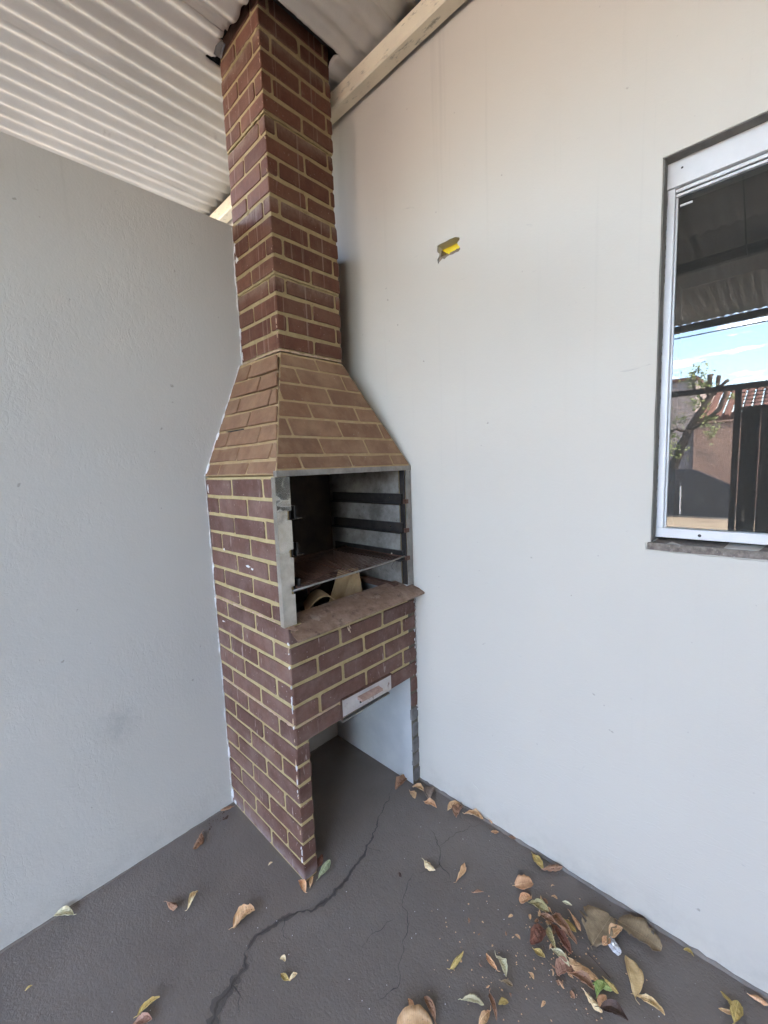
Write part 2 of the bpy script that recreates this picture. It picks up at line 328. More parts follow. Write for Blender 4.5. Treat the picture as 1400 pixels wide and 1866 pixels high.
# carport floor with a hand finished edge at the walls
bm = bmesh.new(); gx = [-.0 + 5.3*i/60 for i in range(61)]; gy = [.02-6.4*j/70 for j in range(71)]
gg = [[bm.verts.new((x, y, .0012*nz((x, y, 0), 2.4))) for y in gy] for x in gx]
for i in range(60):
    for j in range(70): bm.faces.new((gg[i][j], gg[i][j+1], gg[i+1][j+1], gg[i+1][j]))
floor = obj('floor', bm, 'floor', None, True)
for v in floor.data.vertices: pass
tag(floor, kind='structure')
if floor.data.polygons[0].normal.z < 0: floor.data.flip_normals()
def fillet(name, axis):
    bm = bmesh.new(); prev = None; n = 260
    L = 5.2 if axis == 'x' else 6.2
    for i in range(n+1):
        t = L*(i/n)**1.5
        if axis == 'x': p0 = Vector((t, WY, 0)); d = Vector((0, -1, 0))
        else: p0 = Vector((0, WY-t, 0)); d = Vector((1, 0, 0))
        a = .006+.006*abs(nz((t, 0, 0), 16))+.003*nz((t, 5, 0), 60); h = .007+.008*abs(nz((t, 3, 0), 20))+.004*nz((t, 9, 0), 55)
        if axis == 'y': a *= .8; h *= .45
        ring = [bm.verts.new(p0-d*.003+Vector((0, 0, h))), bm.verts.new(p0+d*.0035+Vector((0, 0, h*.92))), bm.verts.new(p0+d*a*.6+Vector((0, 0, h*.4))), bm.verts.new(p0+d*a*1.3+Vector((0, 0, -.002)))]
        if prev:
            for j in range(3): bm.faces.new((prev[j], ring[j], ring[j+1], prev[j+1]))
        prev = ring
    bmesh.ops.recalc_face_normals(bm, faces=bm.faces)
    o = obj(name, bm, 'floor', floor, True); return o
fillet('edge_fillet', 'x'); fillet('edge_fillet', 'y')
bx('slab', (-.15, 5.45, -6.38, .17, -.25, -.012), 'cement', floor)
# cracks in the floor
m['crack'] = M_simple('damp_crack_line', (.080, .069, .060), (.058, .051, .045), .5, 0, 30, .0015)
m['damp'] = M_simple('damp_patch', (.108, .092, .079), (.085, .073, .064), .42, 0, 40, .002)
def crack(pts, w, amp=.008, dens=.007, mat='crack', zz=.0022):
    P = []
    for a, b in zip(pts[:-1], pts[1:]):
        a = Vector((a[0], a[1], 0)); b = Vector((b[0], b[1], 0)); n = max(1, int((b-a).length/dens))
        for i in range(n): P.append(a+(b-a)*i/n)
    P.append(Vector((pts[-1][0], pts[-1][1], 0))); N = len(P); bm = bmesh.new(); prev = None
    for i, p in enumerate(P):
        d = (P[min(i+1, N-1)]-P[max(0, i-1)]).normalized(); s = Vector((-d.y, d.x, 0)); t = i/(N-1)
        ww = w[0]+(w[1]-w[0])*t; ww *= .35+1.3*abs(nz(p, 34)) + .5*random.random(); ww *= min(1, 6*(t+.02), 6*(1.02-t))
        off = s*(amp*1.6*nz(p, 22)+amp*.8*nz(p, 75))
        r = [bm.verts.new(p+off+s*ww*(.8+.5*nz(p, 70))+Vector((0, 0, zz))), bm.verts.new(p+off-s*ww*(.8+.5*nz(p, 80, 4))+Vector((0, 0, zz)))]
        if prev: bm.faces.new((prev[0], r[0], r[1], prev[1]))
        prev = r
    bmesh.ops.recalc_face_normals(bm, faces=bm.faces)
    o = obj('crack' if mat == 'crack' else 'damp_patch', bm, mat, floor)
    if o.data.polygons[0].normal.z < 0: o.data.flip_normals()
    return o
c1 = [(.477, -.102), (.509, -.176), (.528, -.246), (.571, -.297), (.598, -.385), (.619, -.455), (.635, -.535), (.642, -.602), (.629, -.65), (.606, -.699), (.571, -.739), (.564, -.785), (.559, -.83), (.574, -.866), (.607, -.893), (.614, -.93), (.632, -.979), (.68, -1.06)]
crack(c1[:8], (.0016, .0048)); crack(c1[7:14], (.0030, .0036)); crack(c1[13:], (.0040, .0030), .008)
crack(c1[3:10], (.005, .010), .008, .006, 'damp', .0014); crack(c1[9:14], (.010, .013), .008, .006, 'damp', .0016); crack(c1[13:], (.010, .021), .008, .006, 'damp', .0018)
crack([(.725, -.154), (.777, -.181), (.83, -.225), (.858, -.257), (.905, -.281)], (.001, .0025))
crack([(.81, -.198), (.819, -.111), (.85, -.041), (.87, .001)], (.0016, .0008))
crack([(.801, -.329), (.803, -.385), (.844, -.445), (.904, -.501), (.935, -.57), (.968, -.627), (.967, -.664), (.941, -.691)], (.0012, .0014))
crack([(.845, -.495), (.838, -.539), (.821, -.595), (.829, -.637)], (.0009, .0008))
crack([(.571, -.739), (.60, -.76), (.64, -.765)], (.002, .001)); crack([(.598, -.385), (.63, -.37), (.66, -.36)], (.0012, .0006)); crack([(.858, -.257), (.84, -.30), (.81, -.33)], (.001, .0008)); crack([(.62, -.94), (.66, -.93), (.70, -.95)], (.004, .001))
# lumps of render on the right wall
def ridge(pts, r):
    P = []
    for a, b in zip(pts[:-1], pts[1:]):
        for i in range(9): t = i/9; P.append(Vector((a[0]+(b[0]-a[0])*t, WY+.0006, a[1]+(b[1]-a[1])*t))+Vector((.006*nz((a[0], t*3, a[1]), 6), 0, .006*nz((t*3, a[0], a[1]), 6))))
    bm = bmesh.new(); tube(bm, P, [r*(.3+.9*abs(nz(p, 25))) for p in P], 5); return obj('plaster_ridge', bm, 'wall', wall_r, True)
ridge([(1.545, .055), (1.575, .11), (1.612, .175), (1.622, .27), (1.66, .33), (1.72, .37)], .0012)
ridge([(1.08, .205), (1.11, .17), (1.145, .15)], .0022); ridge([(.80, .14), (.87, .10), (.95, .05)], .002)

# ------------------------------------------------------------------ roof
PIT = .0815
roof = thing('carport_roof', 'cream painted corrugated fibre cement carport roof on steel purlins above the barbecue', 'roof')
RZ = 3.047
def rz(x): return RZ - .0085*math.cos(2*math.pi*(x+.052)/PIT)
edges = [-1.78]
x = -1.78
seams = [.09-.489*3, .09-.489*2, .09-.489, .09, .579, 1.068, 1.557, 2.046, 2.535, 3.024, 3.513, 4.002, 4.491, 4.98, 5.469]
HX0, HX1, HY0, HY1 = -.02, .349, -.463, -.112
for si in range(len(seams)-1):
    for part, (ya, yb) in enumerate(((WY-.0015, -2.48), (-2.36, -5.02))):
        
        xs = []; x0, x1 = seams[si], seams[si+1]+.035
        nseg = int((x1-x0)/PIT*10); xs = [x0+(x1-x0)*i/nseg for i in range(nseg+1)]
        ys = [ya]
        near = part == 0 and x1 > HX0-.05 and x0 < HX1+.05
        if near: ys += [ya-(.6-ya*0)*j/40 for j in range(1, 41)]
        yy = ys[-1]; k_ = 12
        ys += [yy+(yb-yy)*j/k_ for j in range(1, k_+1)]
        lift = (.006*(si % 2) if si > 2 else 0)+.007*part
        bm = bmesh.new(); G = [[None]*len(ys) for _ in xs]
        for i, xx in enumerate(xs):
            for j, y in enumerate(ys):
                jx = jy = 0
                if near and -.6 < y < -.02: jx = .004*nz((xx, y, 1), 60); jy = .006*nz((xx, y, 7), 45)
                rag = 0.004*nz((xx, y, 0), 30) if (i == 0 or i == len(xs)-1) else 0
                G[i][j] = bm.verts.new((xx+jx+rag, y+jy, rz(xx)+lift+.0015*nz((xx, y, 0), 2)))
        for i in range(len(xs)-1):
            for j in range(len(ys)-1):
                cx_, cy_ = (xs[i]+xs[i+1])/2, (ys[j]+ys[j+1])/2
                if part == 0 and HX0 < cx_ < HX1 and HY0+.012*nz((cx_, 0, 0), 14) < cy_ < HY1: continue
                bm.faces.new((G[i][j], G[i+1][j], G[i+1][j+1], G[i][j+1]))
        for v in [v for v in bm.verts if not v.link_faces]: bm.verts.remove(v)
        bm.normal_update()
        r_ = bmesh.ops.extrude_face_region(bm, geom=list(bm.faces)); 
        for v in [g for g in r_['geom'] if isinstance(g, bmesh.types.BMVert)]: v.co.z += .005
        bmesh.ops.recalc_face_normals(bm, faces=bm.faces)
        o = obj('roof_sheet', bm, 'roof', roof, True)
# sheet lap band beyond the left wall
0 and pr('edge_strip', [(-1.06, -1.3, 3.026), (-1.0, -.9, 3.026), (-.858, -.045, 3.026), (-1.75, -.045, 3.026), (-1.75, -1.3, 3.026)], (0, 0, .004), 'roof', roof)
def purlin(y0, y1, z0, z1, mat, x0=-1.35, x1=5.25):
    bm = bmesh.new(); n = 40; t = .003
    prof = [(y0, z1), (y0, z0+.006), (y0+.006, z0), (y1, z0), (y1, z0+.02), (y1-t, z0+.02), (y1-t, z0+t), (y0+.007, z0+t), (y0+t, z0+.007), (y0+t, z1-t), (y1-t, z1-t), (y1-t, z1-.02), (y1, z1-.02), (y1, z1)]
    prev = None
    for i in range(n+1):
        xx = x0+(x1-x0)*i/n; w = .002*nz((xx, y0, 0), 1.2)
        r = [bm.verts.new((xx, a+w, b+w*.6)) for a, b in prof]
        if prev:
            for j in range(len(prof)): bm.faces.new((prev[j], r[j], r[(j+1) % len(r)], prev[(j+1) % len(r)]))
        prev = r
    bmesh.ops.recalc_face_normals(bm, faces=bm.faces)
    return obj('purlin', bm, mat, roof)
pl = purlin(-.050, .004, 2.962, 3.027, 'cream'); pl['label'] = 'cream painted steel channel carrying the roof along the right wall'
purlin(-2.96, -2.90, 2.955, 3.030, 'steel_dark'); purlin(-5.0, -4.94, 2.955, 3.032, 'steel_dark')
for xx in (1.2, 5.1):
    pass
bx('post', (5.17, 5.25, -5.0, -4.92, 0, 2.953), 'steel_dark', roof)
# flashing round the chimney above the sheets
fl = thing('chimney_flashing', 'black bitumen flashing sealing the ragged roof hole around the brick chimney', 'flashing')
bm = bmesh.new()
def ringz(x0, x1, y0, y1, z):
    P = [(x0+(x1-x0)*i/60, y0) for i in range(60)]+[(x1, y0+(y1-y0)*i/8) for i in range(8)]+[(x1-(x1-x0)*i/60, y1) for i in range(60)]+[(x0, y1-(y1-y0)*i/8) for i in range(8)]
    return [bm.verts.new((a, b, z if z else rz(a)+.009)) for a, b in P]
r1 = ringz(-.14, .47, -.58, .012, 0); r2 = ringz(-.13, .46, -.57, .010, 3.085); r3 = ringz(.012, .272, -.415, -.13, 3.11)
for a, b in ((r1, r2), (r2, r3)):
    for j in range(len(a)): bm.faces.new((a[j], a[(j+1) % len(a)], b[(j+1) % len(a)], b[j]))
obj('skirt', bm, 'black', fl)
# bent metal tab
m['tab'] = M_simple('bent_zinc_tab', (.16, .15, .15), (.08, .075, .075), .35, .7, 30)
T = [(-.020, -.468, 3.052), (-.004, -.478, 3.040), (.012, -.474, 3.060), (.020, -.466, 3.090), (-.004, -.460, 3.098), (-.022, -.462, 3.072)]
pr('metal_tab', [(0.089, -0.5, 2.979), (0.11, -0.5, 2.993), (0.148, -0.5, 2.984), (0.169, -0.5, 2.96), (0.15, -0.5, 2.951), (0.135, -0.5, 2.936)], (.004, .004, -.001), 'tab', fl)
# roofing screws along the purlins
for xx in range(12):
    for yy in (-.022, -2.93):
        x_ = -1.2+xx*.0815*5-.052; bm = bmesh.new(); tube(bm, [(x_, yy, 3.06), (x_, yy, 3.082)], .009, 8); obj('roof_screw', bm, 'steel_dull', roof)

# ================================================================== BARBECUE
bbq = thing('brick_barbecue', 'tall precast brown brick barbecue with tapering hood and chimney in the corner of the walls', 'barbecue')
def clip(poly, cl):
    """convex clip of 2d poly by convex ccw polygon cl"""
    out = poly
    for i in range(len(cl)):
        a, b = cl[i], cl[(i+1) % len(cl)]; inp = out; out = []
        side = lambda p: (b[0]-a[0])*(p[1]-a[1])-(b[1]-a[1])*(p[0]-a[0])
        for j in range(len(inp)):
            p, q = inp[j], inp[(j+1) % len(inp)]; sp, sq = side(p), side(q)
            if sp >= 0: out.append(p)
            if (sp >= 0) != (sq >= 0): t = sp/(sp-sq); out.append((p[0]+(q[0]-p[0])*t, p[1]+(q[1]-p[1])*t))
        if not out: return []
    return out
def brick(parent, fr, poly, mat, proud=.0042, depth=.006, jit=.0015, cham=.0034):
    o_, u_, v_, n_ = fr
    A = 0
    for i in range(len(poly)):
        p, q = poly[i], poly[(i+1) % len(poly)]; A += p[0]*q[1]-p[1]*q[0]
    if A < 0: poly = poly[::-1]
    if abs(A)/2 < .00012: return None
    # chamfer corners, add mid points
    P = []; n = len(poly)
    for i in range(n):
        a, b, c = Vector(poly[i-1]), Vector(poly[i]), Vector(poly[(i+1) % n])
        ch = cham*random.uniform(.4, 1.7)
        la, lc = (a-b).length, (c-b).length
        if la < .004 or lc < .004: P.append(b.copy()); continue
        P.append(b+(a-b)*min(.4, ch/la)); P.append(b+(c-b)*min(.4, ch/lc))
        if lc > .07 and n <= 5: P.append(b+(c-b)*random.uniform(.35, .65))
    C = sum(P, Vector((0, 0)))/len(P)
    P = [p+Vector((random.uniform(-jit, jit), random.uniform(-jit, jit))) for p in P]
    pr_ = proud+random.uniform(-.0006, .0006); tu, tv = random.uniform(-.006, .006), random.uniform(-.012, .012)
    def L(p, h): return o_+u_*p.x+v_*p.y+n_*h
    inn = []
    for p in P:
        d = (C-p); inn.append(p+d.normalized()*min(.0026, d.length*.2))
    vs = [L(p, -depth) for p in P]+[L(p, pr_-.0016) for p in P]+[L(p, pr_+tu*(p-C).x+tv*(p-C).y) for p in inn]; N = len(P)
    fs = []
    for r in (0, 1):
        for i in range(N): fs.append((r*N+i, r*N+(i+1) % N, (r+1)*N+(i+1) % N, (r+1)*N+i))
    fs.append(tuple(range(2*N, 3*N)))
    return data('brick', vs, fs, mat, parent)
def frame(o, u, v):
    o, u, v = Vector(o), Vector(u).normalized(), Vector(v); n = u.cross(v).normalized(); v = n.cross(u); return (o, u, v, n)
J = .0068                                     # half a joint
def row(parent, fr, v0, v1, cuts, mat, cl=None, lean=0., jh=J, jv=None, **k):
    jv = jv or J
    for a, b in zip(cuts[:-1], cuts[1:]):
        ja = jh if a != cuts[0] else 0; jb = jh if b != cuts[-1] else 0
        w = random.uniform(-.0012, .0012)
        poly = [(a+ja+w, v0+jv), (b-jb, v0+jv+random.uniform(-.001, .001)), (b-jb-lean*(v1-v0), v1-jv), (a+ja+w-lean*(v1-v0), v1-jv+random.uniform(-.001, .001))]
        if cl: poly = clip(poly, cl)
        if len(poly) >= 3: brick(parent, fr, poly, mat, **k)
D, YB = .534, -.621
# --- mortar shells, one per precast course group
def shell(name, a, mat, n=1): 
    o = bx(name, a, mat, bbq, .0015); return o
zs_body = [0, .5835, .9365, 1.43]
for i, (a, b) in enumerate(zip(zs_body[:-1], zs_body[1:])):
    e = .0012*(i % 2)
    bx('side_panel', (.0, D-.001-(.008 if i == 2 else 0), YB-e, YB+(.05 if i < 2 else .034), a+.0005, b-.0005), 'mortar', bbq, .0015)
    bx('inner_side_panel', (.0, D-.003-(.008 if i == 2 else 0), (-.022 if i < 2 else -.012), .0215, a+.0005, b-.0005), 'cement' if i < 2 else 'mortar', bbq, .0015)
bx('front_panel', (.485, D-.0015, YB+.051, -.0235, .514, .9), 'mortar', bbq, .0015)
bx('edge_mortar', (D-.0028, D-.0005, -.0215, .0205, .001, .93), 'mortar_edge', bbq)
bx('bottom_slab', (.002, .484, YB+.051, -.0235, .52, .57), 'cement', bbq)
S_ = frame((0, YB, 0), (1, 0, 0), (0, 0, 1))          # side face, facing -Y
F_ = frame((D-.001, YB-.002, 0), (0, 1, 0), (0, 0, 1))  # front face, facing +X
zc = [.004, .076, .149, .223, .296, .369, .439, .512, .5835, .657, .7295, .799, .868, .9365, 1.002, 1.071, 1.142, 1.214, 1.285, 1.355, 1.427]
NR = len(zc)-1
for i in range(NR):
    k_ = NR-1-i                                     # row index from the top
    top = zc[i+1] > .94
    xe = D-.017 if top else D+.002
    j1, j2 = ((.2135, .4365) if k_ % 2 == 0 else (.1025, .3205))
    q = [0.002, j1+random.uniform(-.003, .003), j2+random.uniform(-.003, .003), xe]
    jv = .0066 + (.0022 if i in (8, 13) else 0)
    row(bbq, S_, zc[i], zc[i+1], q, 'brick_body', jv=jv)
# front lower panel and its two feet
fz = [z for z in zc if .5 < z < .95]; fz[-1] = .918
pats = [[0, .61], [0, .108, .336, .557, .643], [0, .22, .443, .643], [0, .108, .332, .556, .643], [0, .216, .441, .643], [0, .108, .332, .556, .643]]
for i in range(len(fz)-1):
    c = pats[i]
    if i == 0: c = [0, .2035, .643]                      # bottom course, drawer set into it
    row(bbq, F_, fz[i], fz[i+1], c, 'brick_body', jv=.0066)
for i in range(7):
    row(bbq, F_, zc[i], zc[i+1], [0, .0505], 'brick_body', jh=0)
    row(bbq, F_, zc[i]+.004*math.sin(i*2.), zc[i+1], [.603, .6435], 'brick_bare' if i < 5 else 'brick_body', jh=0, jit=.0028, cham=.006, proud=.004)
    # returns of the foot bricks inside the arch
    Rf = frame((D-.001, YB+.0502, 0), (-1, 0, 0), (0, 0, 1))
    row(bbq, Rf, zc[i], zc[i+1], [0.0, .11, .30, .52], 'brick_body')
# --- seams with squeezed out mortar
def bead(pts, r, mat='seam', amp=1., fr=55, name='seam_mortar'):
    P = []; pts = [Vector(p) for p in pts]
    for a, b in zip(pts[:-1], pts[1:]):
        n = max(3, int((b-a).length/.007))
        for i in range(n): P.append(a+(b-a)*i/n)
    P.append(pts[-1])
    bm = bmesh.new(); tube(bm, [p+Vector((nz(p, 40), nz(p, 40, 5), nz(p, 40, 9)))*.0016*amp for p in P], [max(.0004, r*(.55+1.1*nz(p, fr, 2)+.25*random.random())) for p in P], 5)
    return obj(name, bm, mat, bbq, True)
for z in (.5835, .9365): bead([(.004, YB-.001, z), (D, YB-.001, z)], .0045)
bead([(D, YB, .5835), (D, YB+.3, .5835)], .004)
# lime smears and paint along the edges
def smear(fr, cu, cv, w, h, mat='white', name='paint_smear', n=16, lift=.0056):
    o_, u_, v_, n_ = fr; vs = []; s0 = random.random()*50
    for i in range(n):
        t = 2*math.pi*i/n; r = .55+.8*abs(mnoise.noise(Vector((math.cos(t)*1.6+s0, math.sin(t)*1.6, s0))))+random.uniform(-.12, .12)
        vs.append((cu+w*r*math.cos(t), cv+h*r*math.sin(t)))
    V = [o_+u_*a+v_*b+n_*lift for a, b in vs]+[o_+u_*(cu+(a-cu)*.7)+v_*(cv+(b-cv)*.7)+n_*(lift+.0012) for a, b in vs]
    V += [o_+u_*a+v_*b+n_*(lift-.004) for a, b in vs]
    F = [tuple(range(n, 2*n))]+[(i, (i+1) % n, n+(i+1) % n, n+i) for i in range(n)]+[(2*n+i, 2*n+(i+1) % n, (i+1) % n, i) for i in range(n)]
    return data(name, V, F, mat, bbq)
for u, v, w, h in ((.004, 1.06, .006, .035), (.006, .93, .003, .02), (.006, .25, .008, .03), (.010, .05, .010, .030), (.03, .022, .012, .012), (.004, .60, .002, .05), (.02, 1.385, .006, .02), (.30, 1.108, .018, .006), (.33, 1.102, .010, .004), (.12, 1.15, .004, .006), (.06, .845, .012, .0025)):
    smear(S_, u, v, w, h)
for i in range(26):
    v = random.uniform(.02, .92); smear(S_, D-.002-random.random()*.004, v, random.uniform(.0012, .0035), random.uniform(.004, .016), 'white' if i % 3 else 'seam')
for i in range(10): smear(F_, .634+random.random()*.006, random.uniform(.35, .88), .0014, random.uniform(.004, .009), 'white')
bead([(.0015, YB-.006, .01), (.0015, YB-.006, .6), (.0015, YB-.0055, 1.2), (.0015, YB-.006, 1.43)], .0026, 'white', 1, 30, 'caulk_line')

# --- hood
hA, hB, hC, hD_ = Vector((D, -.628, 1.448)), Vector((D, .0185, 1.448)), Vector((.283, -.117, 1.893)), Vector((.283, -.42, 1.893))
hE, hF = Vector((0, -.437, 1.893)), Vector((0, -.624, 1.436)); hA2 = Vector((D, -.628, 1.436))
hG, hH = Vector((0, .0185, 1.436)), Vector((0, -.117, 1.893))
def plate(name, P, t, mat):
    P = [Vector(p) for p in P]; n = (P[1]-P[0]).cross(P[-1]-P[0]).normalized(); bm = bmesh.new(); prism(bm, P, -n*t); return obj(name, bm, mat, bbq)
def inset(P, e): c = sum(P, Vector())/len(P); return P
plate('hood_panel', [hA, hB, hC, hD_], .025, 'mortar_hood')
plate('hood_panel', [hF, hA2, hD_, hE], .025, 'mortar_hood')
plate('hood_panel', [Vector((D, .0185, 1.436)), hG, hH, hC], .025, 'mortar_hood')
FH = frame(hA, hB-hA, hD_-hA); SH = frame(hF, hA2-hF, hE-hF)
def uvp(fr, P): return ((P-fr[0]).dot(fr[1]), (P-fr[0]).dot(fr[2]))
clF = [uvp(FH, q) for q in (hA, hB, hC, hD_)]; clS = [uvp(SH, q) for q in (hF, hA2, hD_, hE)]
hv = [0.0, .055, .128, .207, .281, .361, .442, .506]
hj = [[-.02, .101, .324, .548, .7], [-.02, .215, .436, .7], [-.02, .113, .337, .560, .7], [-.02, .232, .464, .7], [-.02, .130, .354, .59, .7], [-.02, .241, .469, .7], [-.02, .362, .7]]
for i in range(7): row(bbq, FH, hv[i], hv[i+1], hj[i], 'brick_hood', cl=clF, jh=.0042, jv=.0058, proud=.0024)
sv = [-.002, .052, .116, .187, .259, .333, .407, .484]
sj = [[-.02, .112, .334, .56], [-.02, .226, .458, .6], [-.02, .105, .344, .6], [-.02, .230, .6], [-.02, .107, .342, .6], [-.02, .224, .6], [-.02, .104, .6]]
for i in range(7): row(bbq, SH, sv[i], sv[i+1], sj[i], 'brick_hood', cl=clS, jh=.0042, jv=.0062, proud=.0024)
bead([hA2+Vector((.001, -.001, .01)), hD_+Vector((.001, -.001, 0))], .0022, 'mortar_hood', 1, 60)
bead([hF+Vector((0.002, -.004, 0)), hE+Vector((.002, -.004, 0))], .0024, 'white', 1, 30, 'caulk_line')
smear(SH, .012, .03, .006, .022); smear(SH, .008, .17, .009, .022); smear(SH, .004, .25, .004, .03)
# --- chimney, four courses per segment
cz = [1.900, 2.172, 2.446, 2.717, 2.985, 3.252, 3.52]
for i in range(6):
    e = (.0, .002, -.001, .0025, .001, .002)[i]
    bx('chimney_segment', (.001, .283+e, -.4245-e, -.118+e, cz[i]+.002, cz[i+1]-.001), 'mortar_stack', bbq, .002)
    CS = frame((0, -.4245-e, 0), (1, 0, 0), (0, 0, 1)); CF = frame((.283+e, -.4245-e, 0), (0, 1, 0), (0, 0, 1)); CR = frame((.283+e, -.118+e, 0), (-1, 0, 0), (0, 0, 1))
    for r in range(4):
        if cz[i]+.068*r > 3.2: continue
        h = (cz[i+1]-cz[i])/4; v0, v1 = cz[i]+h*r, cz[i]+h*(r+1)
        a = [.002, .122+random.uniform(-.003, .003), .286+e] if r % 2 == 0 else [.002, .238+random.uniform(-.003, .003), .286+e]
        row(bbq, CS, v0, v1, a, 'brick_stack', jh=.0045, jv=.0062+(.0022 if r in (0, 3) else 0), proud=.0036, cham=.004)
        b = [-.003, .164, .3095+2*e] if r % 2 == 0 else [-.003, .041, .283, .3095+2*e]
        b = b[:1]+[x+random.uniform(-.003, .003) for x in b[1:-1]]+b[-1:]
        row(bbq, CF, v0, v1, b, 'brick_stack', jh=.0055, jv=.0068+(.002 if r in (0, 3) else 0), proud=.0036, cham=.004)
        row(bbq, CR, v0, v1, [0, .29], 'brick_stack', jh=0, proud=.0036, cham=.005)
    bead([(.003, -.425-e, cz[i]), (.283+e, -.425-e, cz[i]), (.284+e, -.12, cz[i])], .0052, 'seam' if i == 0 else 'mortar_stack', 1, 50)
SC = frame((0, -.4245, 0), (1, 0, 0), (0, 0, 1))
smear(SC, .012, 2.36, .006, .030); smear(SC, .020, 2.31, .010, .018); smear(SC, .006, 2.2, .003, .03); smear(SC, .008, 2.02, .003, .03); smear(SC, .01, 1.93, .004, .02)
bead([(.002, -.43, 1.9), (.002, -.43, 2.15), (.002, -.43, 2.44)], .0026, 'white', 1, 30, 'caulk_line')
for i in range(14): smear(SC, .284-random.random()*.003, random.uniform(1.92, 3.0), random.uniform(.001, .0022), random.uniform(.004, .014), 'seam')

# --- steel fittings of the firebox
XF = D+.004
bx('lintel_trim', (D-.015, D+.0045, -.632, .0185, 1.4285, 1.4475), 'steel_dull', bbq, .001)
nt_ = [(-.636, .938), (-.5905, .938), (-.589, 1.040), (-.603, 1.042), (-.602, 1.068), (-.5885, 1.069), (-.587, 1.163), (-.601, 1.166), (-.600, 1.190), (-.586, 1.191), (-.585, 1.286), (-.600, 1.288), (-.599, 1.317), (-.5845, 1.318), (-.584, 1.4275), (-.636, 1.4275)]
pr('corner_trim', [(D-.003, y, z) for y, z in nt_], (.0045, 0, 0), 'steel', bbq)['label'] = 'stained stainless corner strip with cut notches'
bx('trim_edge', (D-.020, D+.0025, -.6385, -.6363, .938, 1.4275), 'steel', bbq, .0006)
bx('trim_return', (D-.03, D-.004, -.5865, -.5845, .938, 1.4275), 'soot', bbq)
pr('corner_trim', [(D-.003, y, z) for y, z in ((-.014, .935), (.0185, .932), (.0185, 1.4275), (-.010, 1.4275))], (.0045, 0, 0), 'steel_dull', bbq)
bx('trim_return', (D-.028, D-.0035, -.0195, -.0145, .93, 1.4275), 'angle', bbq)
# lining
bx('firebox_lining', (.045, D-.03, -.0245, -.0225, .90, 1.45), 'sheet', bbq)
bx('firebox_lining', (.045, D-.03, YB+.0505, YB+.0525, .90, 1.45), 'sootwall', bbq)
bx('firebox_back', (.035, .045, YB+.053, -.025, .60, 1.47), 'sootwall', bbq)
bx('firebox_floor', (.046, .484, YB+.053, -.025, .80, .82), 'soot', bbq)
bx('flue_plate', (.003, .20, -.55, -.05, 1.60, 1.61), 'soot', bbq)
bx('firebox_rim', (.29, .505, -.075, -.045, .922, .945), 'rust_dark', bbq, .002)
bx('firebox_rim', (.10, .29, -.10, -.025, .918, .938), 'soot', bbq, .002)
# angle iron rails on both sides
for z1, z0 in ((1.331, 1.286), (1.207, 1.163), (1.085, 1.043)):
    for y0, y1, s in ((-.0335, -.0255, -1), (YB+.0535, YB+.0615, 1)):
        bm = bmesh.new(); box(bm, .075, D-.008, min(y0, y1), max(y0, y1), z0, z1)
        ya, yb = (y0-.022, y0) if s < 0 else (y1, y1+.022)
        box(bm, .075, D-.008, ya, yb, z0, z0+.004)
        rail = obj('rail', bm, 'angle', bbq)
    tab_ = bx('rail_tab', (D-.006, D+.007, -.026, -.005, z0+.002, z0+.020), 'rust_dark', bbq, .001)
    bx('rail_tab', (D-.004, D+.0035, -.008, -.0045, z0+.0, z0+.036), 'steel_dull', bbq, .0006)
    bm = bmesh.new(); bmesh.ops.create_icosphere(bm, subdivisions=2, radius=.0034)
    for v in bm.verts: v.co += Vector((.46, -.0345, (z0+z1)/2+.004))
    obj('rivet', bm, 'steel', bbq, True)
# --- rusty ledge plate
bm = bmesh.new(); n = 26; prev = None
prof = [(-.070, .9475), (-.040, .943), (-.005, .9345), (.030, .921), (.058, .9085), (.0595, .9065), (.0595, .9005), (.0575, .9005), (.057, .9055), (.030, .918), (-.006, .9315), (-.04, .940), (-.07, .9445)]
for i in range(n+1):
    y = -.603+(.603+.006)*i/n; y2 = -.628+(.628+.020)*i/n; r = []
    for j, (dx_, z) in enumerate(prof):
        w = max(0, min(1, (dx_+.02)/.05)); yy = y*(1-w)+y2*w
        r.append(bm.verts.new((D+dx_+.0010*nz((yy, 0, 1), 6), yy, z+.0012*nz((yy, 0, 0), 5)-.003*(i/n))))
    if prev:
        for j in range(len(prof)): bm.faces.new((prev[j], prev[(j+1) % len(r)], r[(j+1) % len(r)], r[j]))
    else: first = r
    prev = r
bm.faces.new(first); bm.faces.new(prev[::-1]); bmesh.ops.recalc_face_normals(bm, faces=bm.faces)
led = obj('ledge_plate', bm, 'rust', bbq); led['label'] = 'rusty sheet metal ledge sloping out below the firebox opening'
tb('ledge_tip', [(D+.045, .008, .900), (D+.052, .0225, .903)], .005, 'steel_dull', bbq)
pr('ledge_end', [(D-.012, -.6285, .934), (D+.030, -.615, .931), (D+.030, -.603, .932), (D-.012, -.606, .942)], (0, 0, -.003), 'rust', bbq)
bm = bmesh.new()
for i, (y, l) in enumerate(((-.412, .030), (-.418, .022), (-.409, .016))): tube(bm, [(D+.059, y, .902), (D+.061, y-.003, .895-l*.4), (D+.060, y+.003, .895-l)], .0016, 5)
obj('string_knot', bm, 'seam', bbq, True)
